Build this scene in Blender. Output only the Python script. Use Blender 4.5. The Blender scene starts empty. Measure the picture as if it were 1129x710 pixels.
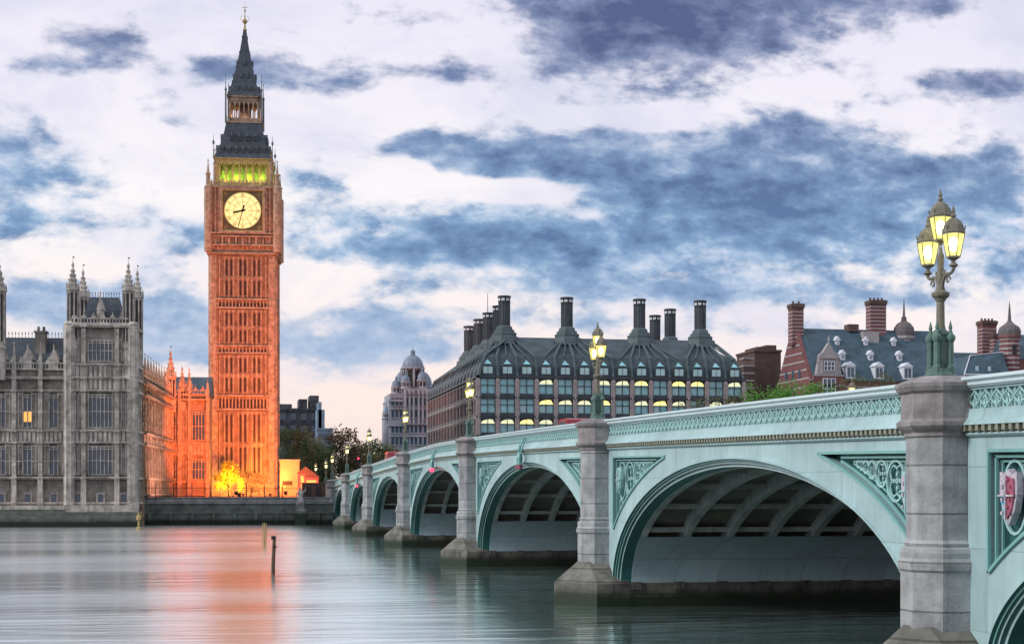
import bpy, math, random
from mathutils import Matrix, Vector
R = math.radians
random.seed(7)
sc = bpy.context.scene
COL = sc.collection

# ---------------------------------------------------------------- camera
F_PX, W_PX, H_PX = 1700.0, 1129.0, 710.0
YAW = 10.48
CAMZ = 5.1
cam = bpy.data.cameras.new('camera')
cam.sensor_width = 36.0
cam.lens = 36.0 * F_PX / W_PX
cam.shift_y = (543 - 355) / W_PX
cam.clip_start = 0.5
cam.clip_end = 9000
cam_o = bpy.data.objects.new('camera', cam)
COL.objects.link(cam_o)
cam_o.location = (0, 0, CAMZ)
cam_o.rotation_euler = (R(90), 0, R(-YAW))
sc.camera = cam_o

# ---------------------------------------------------------------- exposure
sc.view_settings.view_transform = 'Standard'
sc.view_settings.look = 'None'
sc.view_settings.exposure = 0.34
sc.view_settings.gamma = 1.0
sc.view_settings.use_curve_mapping = False
try:
    sc.cycles.use_denoising = True
    sc.cycles.denoiser = 'OPENIMAGEDENOISE'
    sc.cycles.max_bounces = 5
    sc.cycles.diffuse_bounces = 3
    sc.cycles.glossy_bounces = 3
    sc.cycles.transparent_max_bounces = 8
    sc.cycles.sample_clamp_indirect = 6
    sc.cycles.caustics_reflective = False
    sc.cycles.caustics_refractive = False
except Exception:
    pass

# ---------------------------------------------------------------- sun + sky
SUN_EL, SUN_AZ = 32.0, 262.0   # azimuth clockwise from +Y
sun = bpy.data.lights.new('sun', 'SUN')
sun.energy = 1.7
sun.angle = R(18)
sun.color = (1.0, 0.97, 0.93)
sun_o = bpy.data.objects.new('sun', sun)
COL.objects.link(sun_o)
sd = Vector((math.sin(R(SUN_AZ)) * math.cos(R(SUN_EL)), math.cos(R(SUN_AZ)) * math.cos(R(SUN_EL)), math.sin(R(SUN_EL))))
sun_o.rotation_euler = sd.to_track_quat('Z', 'Y').to_euler()
sun_o.location = sd * 200


def pix_dir(px, py):
    """direction of a place in the sky as seen from the river: u = x/y, v = z/y in world axes"""
    X, Z, V = (px - 564.5) / F_PX, 1.0, (543 - py) / F_PX
    c, s = math.cos(R(YAW)), math.sin(R(YAW))
    x, y = X * c + Z * s, -X * s + Z * c
    return x / y, V / y


w = bpy.data.worlds.new("World")
sc.world = w
w.use_nodes = True
nt = w.node_tree
nt.nodes.clear()


def nd(t, **k):
    n = nt.nodes.new(t)
    for a, b in k.items():
        setattr(n, a, b)
    return n


def mth(op, a, b=None, c=None, clamp=False):
    n = nd('ShaderNodeMath', operation=op)
    n.use_clamp = clamp
    for i, q in enumerate((a, b, c)):
        if q is None:
            continue
        if isinstance(q, (int, float)):
            n.inputs[i].default_value = q
        else:
            nt.links.new(q, n.inputs[i])
    return n.outputs[0]


def ramp(fac, stops, interp='LINEAR'):
    n = nd('ShaderNodeValToRGB')
    n.color_ramp.interpolation = interp
    e = n.color_ramp.elements
    while len(e) > 1:
        e.remove(e[-1])
    e[0].position, e[0].color = stops[0][0], (*stops[0][1], 1)
    for p, c in stops[1:]:
        q = e.new(p)
        q.color = (*c, 1)
    nt.links.new(fac, n.inputs[0])
    return n.outputs[0]


def mixc(fac, a, b, mode='MIX'):
    n = nd('ShaderNodeMix', data_type='RGBA', blend_type=mode)
    for idx, q in ((0, fac), (6, a), (7, b)):
        if isinstance(q, (int, float)):
            n.inputs[idx].default_value = q
        elif isinstance(q, tuple):
            n.inputs[idx].default_value = (*q, 1)
        else:
            nt.links.new(q, n.inputs[idx])
    return n.outputs[2]


def noise(vec, scale, detail=6, rough=0.55, dist=0.0, lac=2.0):
    n = nd('ShaderNodeTexNoise')
    n.inputs['Scale'].default_value = scale
    n.inputs['Detail'].default_value = detail
    n.inputs['Roughness'].default_value = rough
    n.inputs['Distortion'].default_value = dist
    n.inputs['Lacunarity'].default_value = lac
    nt.links.new(vec, n.inputs['Vector'])
    return n.outputs['Fac']


def srgb(r, g, b):
    return tuple(((c / 255) / 12.92 if c / 255 < 0.04045 else ((c / 255 + .055) / 1.055) ** 2.4) for c in (r, g, b))


tc = nd('ShaderNodeTexCoord')
sep = nd('ShaderNodeSeparateXYZ')
nt.links.new(tc.outputs['Generated'], sep.inputs[0])
ay = mth('MAXIMUM', mth('ABSOLUTE', sep.outputs[1]), 0.12)
U = mth('DIVIDE', sep.outputs[0], ay)
V = mth('DIVIDE', mth('ABSOLUTE', sep.outputs[2]), ay)
uv = nd('ShaderNodeCombineXYZ')
nt.links.new(U, uv.inputs[0])
nt.links.new(V, uv.inputs[1])
# noise space: clouds are lying sheets, so features flatten towards the horizon
flat = nd('ShaderNodeCombineXYZ')
nt.links.new(U, flat.inputs[0])
nt.links.new(mth('MULTIPLY', V, 1.9), flat.inputs[1])
wob = mth('SUBTRACT', noise(flat.outputs[0], 9, 3, .5), 0.5)
# (px, py, rx, ry, weight) : where the darker cloud banks stand in the sky
BLOBS = [(775, 8, 110, 42, 2.2), (690, 30, 70, 30, 1.0), (640, 55, 45, 16, 1.0), (745, 95, 25, 14, .4), (1000, 2, 60, 12, .5),
         (600, 172, 65, 20, 1.0), (445, 160, 60, 15, .9), (500, 180, 50, 16, .45), (700, 165, 60, 30, .4),
         (860, 150, 110, 26, .65), (800, 205, 150, 40, .95), (960, 185, 80, 34, .6), (730, 255, 220, 38, .9),
         (960, 225, 180, 36, .75), (600, 275, 110, 26, .6), (1112, 185, 40, 36, .8), (1085, 92, 60, 15, 1.1),
         (350, 90, 70, 12, 1.0), (460, 78, 80, 12, .8), (440, 15, 70, 12, .25), (130, 46, 36, 16, 1.0), (75, 75, 50, 11, .8),
         (215, 72, 50, 12, .75), (10, 190, 70, 42, 1.1), (45, 248, 60, 14, .6), (200, 268, 60, 15, .5),
         (400, 255, 150, 26, .6), (365, 195, 50, 12, .45), (470, 300, 100, 16, .45), (130, 102, 40, 8, .35),
         (350, 378, 130, 22, .95), (190, 345, 70, 30, .85), (30, 325, 90, 32, .8), (520, 348, 110, 14, .7), (470, 392, 90, 9, .5), (200, 395, 60, 12, .5),
         (640, 322, 160, 10, .45), (850, 322, 140, 16, .8), (820, 365, 120, 12, .6), (1110, 300, 60, 18, .7), (980, 335, 70, 10, .5),
         (400, 425, 120, 9, .25), (900, 20, 20, 10, -.3), (655, 238, 30, 8, -.9), (560, 210, 75, 10, -1.3), (440, 200, 40, 14, -.9), (700, 132, 80, 10, -.7), (905, 178, 30, 9, -.7), (500, 235, 50, 8, -.4), (1030, 165, 25, 12, -.9), (350, 300, 60, 8, -.6), (250, 320, 30, 12, -.6), (600, 300, 120, 7, -.3), (740, 195, 30, 7, -.5), (80, 295, 60, 14, -.5)]
tot = None
for (bx, by, rx, ry, wt) in BLOBS:
    u0, v0 = pix_dir(bx, by)
    u1, _ = pix_dir(bx + rx, by)
    _, v1 = pix_dir(bx, by - ry)
    n = nd('ShaderNodeVectorMath', operation='SUBTRACT')
    nt.links.new(uv.outputs[0], n.inputs[0])
    n.inputs[1].default_value = (u0, v0, 0)
    m = nd('ShaderNodeVectorMath', operation='MULTIPLY')
    nt.links.new(n.outputs[0], m.inputs[0])
    m.inputs[1].default_value = (0.75 / (u1 - u0), 0.75 / (v1 - v0), 0)
    l = nd('ShaderNodeVectorMath', operation='DOT_PRODUCT')
    nt.links.new(m.outputs[0], l.inputs[0])
    nt.links.new(m.outputs[0], l.inputs[1])
    g = mth('MULTIPLY', mth('POWER', 2.718, mth('MULTIPLY', l.outputs['Value'], -1.0)), wt)
    tot = g if tot is None else mth('ADD', tot, g)
n1 = noise(flat.outputs[0], 15, 10, .60, .15)
n2 = noise(flat.outputs[0], 42, 7, .6, .1)
calm = mth('ADD', .45, mth('MULTIPLY', V, 3.2), clamp=True)
fb = mth('MULTIPLY', calm, 1.0)
fb = mth('ADD', mth('MULTIPLY', mth('MULTIPLY', mth('SUBTRACT', n1, .5), 3.1), calm), mth('MULTIPLY', mth('SUBTRACT', n2, .5), .75))
gen = mth('MULTIPLY', mth('GREATER_THAN', 0.0, sep.outputs[1]), .42)    # the sky behind: plain broken cloud
above = mth('MULTIPLY', mth('SUBTRACT', V, .36), 3.0, clamp=True)
dens = mth('SUBTRACT', mth('ADD', mth('ADD', tot, gen), fb), mth('MULTIPLY', above, .8))
mr = nd('ShaderNodeMapRange', interpolation_type='SMOOTHSTEP')
nt.links.new(dens, mr.inputs[0])
mr.inputs[1].default_value, mr.inputs[2].default_value = 0.24, 0.90
cm = mr.outputs[0]
n3 = noise(flat.outputs[0], 24, 8, .6, .1)
shade = mth('ADD', mth('ADD', .22, mth('MULTIPLY', mth('SUBTRACT', dens, .3), .34)),
            mth('ADD', mth('MULTIPLY', mth('SUBTRACT', n3, .5), 1.5), mth('MULTIPLY', mth('SUBTRACT', n2, .5), .9)), clamp=True)
body = ramp(shade, [(0.0, srgb(210, 217, 234)), (.28, srgb(168, 191, 218)), (.55, srgb(126, 156, 193)), (.95, srgb(94, 119, 160))])
upper = ramp(shade, [(0.0, srgb(200, 200, 218)), (.3, srgb(160, 168, 196)), (.6, srgb(118, 132, 168)), (.95, srgb(86, 98, 136))])
hi = mth('MULTIPLY', mth('SUBTRACT', V, .19), 10.0, clamp=True)
low = ramp(shade, [(0.0, srgb(214, 212, 226)), (.4, srgb(178, 194, 218)), (.9, srgb(140, 168, 204))])
lo_ = mth('MULTIPLY', mth('SUBTRACT', .155, V), 16.0, clamp=True)
darkc = mixc(lo_, mixc(hi, body, upper), low)
# thin bright veil above the banks
veil_n = noise(flat.outputs[0], 6.5, 8, .6, .4)
veil = ramp(mth('ADD', V, mth('MULTIPLY', mth('SUBTRACT', veil_n, .5), .10)),
            [(0.0, srgb(252, 226, 212)), (.05, srgb(252, 232, 224)), (.10, srgb(250, 238, 236)), (.17, srgb(250, 245, 246)),
             (.26, srgb(240, 236, 246)), (.36, srgb(228, 226, 243)), (.5, srgb(244, 243, 250)), (1.0, srgb(232, 238, 250))])
veil2 = mixc(mth('MULTIPLY', mth('SUBTRACT', veil_n, .46), 3.2, clamp=True), veil, srgb(206, 208, 232))
sky = nd('ShaderNodeTexSky', sky_type='NISHITA')
sky.sun_disc = False
sky.sun_elevation = R(SUN_EL)
sky.sun_rotation = R(SUN_AZ)
sky.dust_density = 2.0
skyb = mixc(1.0, sky.outputs[0], (0.075, 0.075, 0.075), 'MULTIPLY')
skyb2 = mixc(.94, skyb, veil2)
fin = mixc(cm, skyb2, darkc)
bg = nd('ShaderNodeBackground')
nt.links.new(fin, bg.inputs[0])
bg.inputs[1].default_value = .86
wo = nd('ShaderNodeOutputWorld')
nt.links.new(bg.outputs[0], wo.inputs[0])
w.cycles.sampling_method = 'MANUAL'
w.cycles.sample_map_resolution = 512

# ---------------------------------------------------------------- materials


def mat(name, col, rough=.8, var=.25, scale=1.0, bump=0.0, bscale=8.0, metal=0.0, spec=.3, emit=None, estr=1.0,
        joints=None, stain=None, coat=0.0, streak=0.0):
    global nt
    m = bpy.data.materials.new(name)
    m.use_nodes = True
    old, nt = nt, m.node_tree
    b = nt.nodes['Principled BSDF']
    b.inputs['Roughness'].default_value = rough
    b.inputs['Metallic'].default_value = metal
    b.inputs['Specular IOR Level'].default_value = spec
    b.inputs['Coat Weight'].default_value = coat
    t = nd('ShaderNodeTexCoord')
    P = t.outputs['Object']
    c = None
    if var > 0:
        n = noise(P, scale, 6, .6)
        lo = tuple(max(0, x * (1 - var)) for x in col)
        hi_ = tuple(min(1, x * (1 + var)) for x in col)
        c = ramp(n, [(.3, lo), (.7, hi_)])
    else:
        c = mixc(0.0, col, col)
    if joints:            # masonry: (block length, course height, mortar colour, strength)
        s = nd('ShaderNodeSeparateXYZ')
        nt.links.new(P, s.inputs[0])
        cb = nd('ShaderNodeCombineXYZ')
        nt.links.new(mth('ADD', s.outputs[0], s.outputs[1]), cb.inputs[0])
        nt.links.new(s.outputs[2], cb.inputs[1])
        br = nd('ShaderNodeTexBrick')
        nt.links.new(cb.outputs[0], br.inputs['Vector'])
        br.inputs['Scale'].default_value = 1.0
        br.inputs['Brick Width'].default_value = joints[0]
        br.inputs['Row Height'].default_value = joints[1]
        br.inputs['Mortar Size'].default_value = joints[4] if len(joints) > 4 else .02
        br.inputs['Color1'].default_value = (1, 1, 1, 1)
        br.inputs['Color2'].default_value = (.78, .78, .8, 1)
        br.inputs['Mortar'].default_value = (*joints[2], 1)
        c = mixc(joints[3], c, br.outputs['Color'], 'MULTIPLY')
    if streak:
        mp = nd('ShaderNodeMapping')
        mp.inputs['Scale'].default_value = (1.6, 1.6, .12)
        nt.links.new(P, mp.inputs[0])
        sn = noise(mp.outputs[0], 2.2, 5, .65)
        f = mth('MULTIPLY', mth('SUBTRACT', sn, .5), 4.0, clamp=True)
        c = mixc(mth('MULTIPLY', f, streak), c, (.06, .06, .055))
    if stain:             # tide or damp line: (height, soft, colour)
        s2 = nd('ShaderNodeSeparateXYZ')
        g2 = nd('ShaderNodeNewGeometry')
        nt.links.new(g2.outputs['Position'], s2.inputs[0])
        sn = noise(P, .7, 5, .6)
        hgt = mth('ADD', s2.outputs[2], mth('MULTIPLY', mth('SUBTRACT', sn, .5), stain[1] * 2))
        q = nd('ShaderNodeMapRange')
        nt.links.new(hgt, q.inputs[0])
        q.inputs[1].default_value, q.inputs[2].default_value = stain[0] - stain[1], stain[0] + stain[1]
        q.inputs[3].default_value, q.inputs[4].default_value = 1.0, 0.0
        c = mixc(q.outputs[0], c, stain[2])
    nt.links.new(c, b.inputs['Base Color'])
    if bump:
        bn = nd('ShaderNodeBump')
        bn.inputs['Strength'].default_value = bump
        bn.inputs['Distance'].default_value = .05
        nt.links.new(noise(P, bscale, 5, .6), bn.inputs['Height'])
        nt.links.new(bn.outputs[0], b.inputs['Normal'])
    if emit:
        b.inputs['Emission Color'].default_value = (*emit, 1)
        b.inputs['Emission Strength'].default_value = estr
    nt = old
    return m


M = {}
M['paint'] = mat('pale_green_bridge_paint', (.39, .555, .56), .5, .16, .5, .05, 4, streak=.22, joints=(3.1, 1.9, (.45, .45, .42), .6, .014))
M['paint_trim'] = mat('mid_green_bridge_paint', (.20, .42, .40), .45, .12, .8, streak=.15)
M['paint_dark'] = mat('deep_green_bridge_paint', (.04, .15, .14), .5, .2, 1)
M['paint_rail'] = mat('pale_rail_paint', (.60, .73, .75), .45, .08, .8, streak=.08)
M['tracery'] = mat('tracery_paint', (.36, .58, .57), .45, .08, .8)
M['gold'] = mat('dull_gold_paint', (.25, .26, .20), .5, .2, 3)
M['iron_under'] = mat('underside_iron', (.60, .67, .66), .7, .3, .7, .1, 5, streak=.3)
M['iron_blue'] = mat('blue_green_iron_plate', (.52, .70, .74), .55, .12, .5, .05, 3, streak=.18, joints=(2.0, 1.05, (.45, .45, .5), .7, .02))
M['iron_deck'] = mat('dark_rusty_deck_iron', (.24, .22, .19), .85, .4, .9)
M['granite'] = mat('granite', (.37, .38, .385), .75, .34, 1.6, .4, 12, streak=.5, joints=(60, 1.15, (.25, .25, .25), .8, .025), stain=(1.55, .5, (.10, .10, .085)))
M['granite_cap'] = mat('weathered_granite_cap', (.27, .25, .25), .8, .45, 1.6, .4, 10, streak=.5)
M['granite_wet'] = mat('wet_algae_granite', (.15, .145, .125), .6, .55, 1.4, .6, 6, joints=(1.5, .55, (.3, .3, .3), .8, .03), stain=(.62, .2, (.018, .026, .014)))
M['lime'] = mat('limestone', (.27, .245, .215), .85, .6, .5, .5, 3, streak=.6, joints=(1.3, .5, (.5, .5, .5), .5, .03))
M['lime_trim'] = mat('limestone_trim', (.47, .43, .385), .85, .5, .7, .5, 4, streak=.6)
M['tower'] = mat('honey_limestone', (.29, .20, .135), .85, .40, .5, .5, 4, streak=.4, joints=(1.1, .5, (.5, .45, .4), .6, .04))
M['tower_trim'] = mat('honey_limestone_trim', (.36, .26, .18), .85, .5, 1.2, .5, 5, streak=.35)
M['tower_dark'] = mat('dark_slit', (.035, .03, .03), .6, .3, 2)  # near-black fill for slits, small windows, doors and openings
M['slate'] = mat('cast_iron_roof_tile', (.065, .08, .10), .5, .35, 1.2, .4, 5, joints=(.6, .45, (.4, .4, .4), .7, .05))
M['slate_trim'] = mat('iron_roof_trim', (.10, .11, .13), .5, .4, 2)
M['gilt'] = mat('gilded_stone', (.46, .36, .14), .5, .3, 2)
M['dial'] = mat('lit_opal_dial', (.5, .46, .3), .5, .06, .8, emit=(1.0, .76, .24), estr=.72)
M['dial_mark'] = mat('dial_ironwork', (.12, .10, .05), .6, .1, 2)
M['black'] = mat('black_iron', (.015, .016, .018), .45, .2, 3)
M['win'] = mat('dark_leaded_glass', (.05, .085, .13), .15, .3, 2, spec=.7)
M['win_lit'] = mat('lit_orange_window', (.3, .15, .05), .5, 0, emit=(1.0, .36, .08), estr=1.3)
M['ph_stone'] = mat('pinkish_sandstone', (.34, .29, .29), .8, .2, .8, joints=(3, .9, (.6, .6, .6), .5, .04))
M['ph_bronze'] = mat('dark_bronze_cladding', (.055, .065, .075), .45, .3, .6, metal=.3)
M['ph_roof'] = mat('bronze_roof_ribs', (.07, .10, .115), .5, .3, .4, metal=.2, joints=(30, .55, (.35, .35, .35), .8, .07))
M['ph_duct'] = mat('bronze_roof_duct', (.085, .115, .125), .6, .2, .6)
M['ph_glass'] = mat('teal_window_glass', (.22, .50, .56), .1, .3, .5, spec=.8)
M['ph_lit'] = mat('lit_window_ceiling', (.8, .7, .3), .5, 0, emit=(1.0, .80, .20), estr=1.5)
M['ph_lit_dim'] = mat('dimly_lit_window_ceiling', (.7, .7, .45), .5, 0, emit=(.90, .88, .55), estr=.6)
M['ph_blind'] = mat('window_blind', (.42, .60, .62), .5, .1, 1)
M['chim_slot'] = mat('pale_vent_slot', (.7, .72, .75), .5, .05, 1)
M['brick'] = mat('red_brick', (.20, .085, .085), .85, .25, 1.2, joints=(.9, .30, (.55, .5, .5), .4, .04))
M['brick_dark'] = mat('brown_brick', (.13, .085, .075), .9, .25, .5, joints=(1.2, .35, (.5, .5, .5), .5, .05))
M['band'] = mat('pale_stone_band', (.36, .33, .335), .8, .15, 1)
M['white'] = mat('white_joinery', (.68, .70, .76), .5, .06, 1)
M['tile'] = mat('blue_slate_roof', (.06, .105, .14), .6, .35, .5, .3, 4, joints=(.8, .45, (.5, .5, .5), .6, .06))
M['cap_stone'] = mat('sooty_cap_stone', (.13, .115, .12), .8, .3, 2)
M['portland'] = mat('portland_stone', (.33, .34, .38), .8, .28, .35, streak=.4)
M['lead'] = mat('lead_dome', (.17, .22, .29), .5, .2, .6)
M['office'] = mat('dark_office_wall', (.085, .085, .10), .8, .3, .3, joints=(3.0, 3.2, (.35, .35, .4), .7, .4))
M['office_blue'] = mat('blue_office_cladding', (.20, .27, .36), .6, .2, .4)
M['bark'] = mat('bark', (.07, .055, .04), .9, .3, 3)
M['lamp_green'] = mat('lamp_post_green_paint', (.085, .155, .13), .45, .3, 3, .1, 8)
M['lamp_stone'] = mat('lamp_post_bronze', (.17, .16, .12), .5, .35, 4)
M['asphalt'] = mat('asphalt', (.05, .05, .052), .9, .2, 2)
M['pave'] = mat('paving', (.22, .21, .20), .85, .2, 1, joints=(.9, .9, (.6, .6, .6), .6))
M['quay'] = mat('algae_river_wall', (.30, .31, .30), .85, .4, .6, .5, 3, joints=(1.6, .6, (.4, .4, .4), .7, .05), stain=(2.05, .35, (.035, .055, .035)))
M['quay_low'] = mat('dark_river_wall', (.15, .17, .15), .85, .4, .6, .5, 3, joints=(1.6, .6, (.5, .5, .5), .6, .05), stain=(.9, .3, (.02, .026, .02)))
M['rust'] = mat('weathered_timber', (.12, .09, .06), .9, .4, 4)
M['yellow'] = mat('yellow_marker_paint', (.50, .38, .16), .6, .25, 3)
M['red_paint'] = mat('red_vehicle_paint', (.30, .03, .04), .3, .05, 1, coat=.5)
M['tyre'] = mat('tyre_rubber', (.02, .02, .02), .9, 0)
M['red_light'] = mat('red_signal', (.6, .02, .03), .4, 0, emit=(1.0, .03, .07), estr=4.0)
M['bronze'] = mat('pale_weathered_statue_stone', (.46, .45, .44), .8, .25, 4)
M['hoard'] = mat('tan_rendered_wall', (.50, .36, .20), .85, .12, .5)
M['sh_red'] = mat('shield_red', (.36, .10, .15), .5, .35, 9)
M['sh_silver'] = mat('shield_silver', (.50, .46, .52), .35, .35, 12)
M['sh_blue'] = mat('shield_blue', (.10, .42, .60), .4, .1, 6)


def leaf_mat(name, col, var=.45):
    global nt
    m = bpy.data.materials.new(name)
    m.use_nodes = True
    old, nt = nt, m.node_tree
    b = nt.nodes['Principled BSDF']
    b.inputs['Roughness'].default_value = .7
    b.inputs['Specular IOR Level'].default_value = .2
    t = nd('ShaderNodeTexCoord')
    n = noise(t.outputs['Object'], .9, 4, .6)
    nt.links.new(ramp(n, [(.3, tuple(c * (1 - var) for c in col)), (.7, tuple(c * (1 + var) for c in col))]), b.inputs['Base Color'])
    tr = nd('ShaderNodeBsdfTranslucent')
    tr.inputs[0].default_value = (*[min(1, c * 1.2) for c in col], 1)
    mx = nd('ShaderNodeMixShader')
    mx.inputs[0].default_value = .3
    nt.links.new(b.outputs[0], mx.inputs[1])
    nt.links.new(tr.outputs[0], mx.inputs[2])
    nt.links.new(mx.outputs[0], nt.nodes['Material Output'].inputs[0])
    nt = old
    return m


M['leaf_dark'] = leaf_mat('dark_green_leaves', (.055, .085, .045))
M['leaf_rust'] = leaf_mat('russet_leaves', (.09, .065, .04))
M['leaf_olive'] = leaf_mat('olive_leaves', (.13, .14, .07))
M['leaf_green'] = leaf_mat('fresh_green_leaves', (.13, .30, .06))
M['leaf_yellow'] = leaf_mat('yellow_green_leaves', (.42, .40, .07))


def lantern_mat():
    global nt
    m = bpy.data.materials.new('lantern_glass')
    m.use_nodes = True
    old, nt = nt, m.node_tree
    nt.nodes.remove(nt.nodes['Principled BSDF'])
    e = nd('ShaderNodeEmission')
    e.inputs[0].default_value = (1.0, .88, .22, 1)
    e.inputs[1].default_value = 1.15
    tr = nd('ShaderNodeBsdfTransparent')
    mx = nd('ShaderNodeMixShader')
    mx.inputs[0].default_value = .62
    nt.links.new(tr.outputs[0], mx.inputs[1])
    nt.links.new(e.outputs[0], mx.inputs[2])
    nt.links.new(mx.outputs[0], nt.nodes['Material Output'].inputs[0])
    nt = old
    return m


M['lantern'] = lantern_mat()
M['mantle'] = mat('glowing_lamp_mantle', (.9, .9, .7), .5, 0, emit=(1.0, .88, .50), estr=16.0)


def water_mat():
    global nt
    m = bpy.data.materials.new('river_water')
    m.use_nodes = True
    old, nt = nt, m.node_tree
    b = nt.nodes['Principled BSDF']
    b.inputs['Base Color'].default_value = (.92, 1.0, .98, 1)
    b.inputs['Metallic'].default_value = .92
    b.inputs['Roughness'].default_value = .13
    b.inputs['IOR'].default_value = 1.33
    b.inputs['Specular IOR Level'].default_value = .75
    g = nd('ShaderNodeNewGeometry')

    def layer(scx, scy, s, det, dist, rot=0.0):
        mp = nd('ShaderNodeMapping')
        mp.inputs['Scale'].default_value = (scx, scy, 1)
        mp.inputs['Rotation'].default_value = (0, 0, R(rot))
        nt.links.new(g.outputs['Position'], mp.inputs[0])
        return noise(mp.outputs[0], s, det, .55, dist)
    a = layer(.22, 1.0, .85, 5, .4, 8)
    c = layer(.08, .3, .7, 4, .8, -6)
    h = mth('ADD', mth('MULTIPLY', a, .5), mth('MULTIPLY', c, 1.0))
    bp = nd('ShaderNodeBump')
    bp.inputs['Strength'].default_value = 1.0
    bp.inputs['Distance'].default_value = .13
    nt.links.new(h, bp.inputs['Height'])
    nt.links.new(bp.outputs[0], b.inputs['Normal'])
    # slicks: bands of smoother and rougher water
    sl = layer(.012, .06, 1.0, 4, .5)
    rr = nd('ShaderNodeMapRange')
    nt.links.new(sl, rr.inputs[0])
    rr.inputs[1].default_value, rr.inputs[2].default_value = .35, .65
    rr.inputs[3].default_value, rr.inputs[4].default_value = .7, 1.15
    sx_ = nd('ShaderNodeSeparateXYZ')          # calmer water in the lee of the bridge
    nt.links.new(g.outputs['Position'], sx_.inputs[0])
    lee = nd('ShaderNodeMapRange', interpolation_type='SMOOTHSTEP')
    nt.links.new(mth('ADD', sx_.outputs[0], mth('MULTIPLY', mth('SUBTRACT', sl, .5), 9.0)), lee.inputs[0])
    lee.inputs[1].default_value, lee.inputs[2].default_value = 7.0, 15.0
    lee.inputs[3].default_value, lee.inputs[4].default_value = .225, .07
    nt.links.new(mth('MULTIPLY', rr.outputs[0], lee.outputs[0]), b.inputs['Roughness'])
    mk = nd('ShaderNodeMapRange')              # base colour turns greener and darker towards the bridge
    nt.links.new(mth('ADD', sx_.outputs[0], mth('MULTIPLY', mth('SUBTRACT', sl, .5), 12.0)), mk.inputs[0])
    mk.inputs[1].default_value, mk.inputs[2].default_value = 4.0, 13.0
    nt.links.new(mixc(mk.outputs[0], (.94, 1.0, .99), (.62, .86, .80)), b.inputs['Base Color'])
    nt = old
    return m


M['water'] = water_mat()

# ---------------------------------------------------------------- mesh helpers


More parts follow.
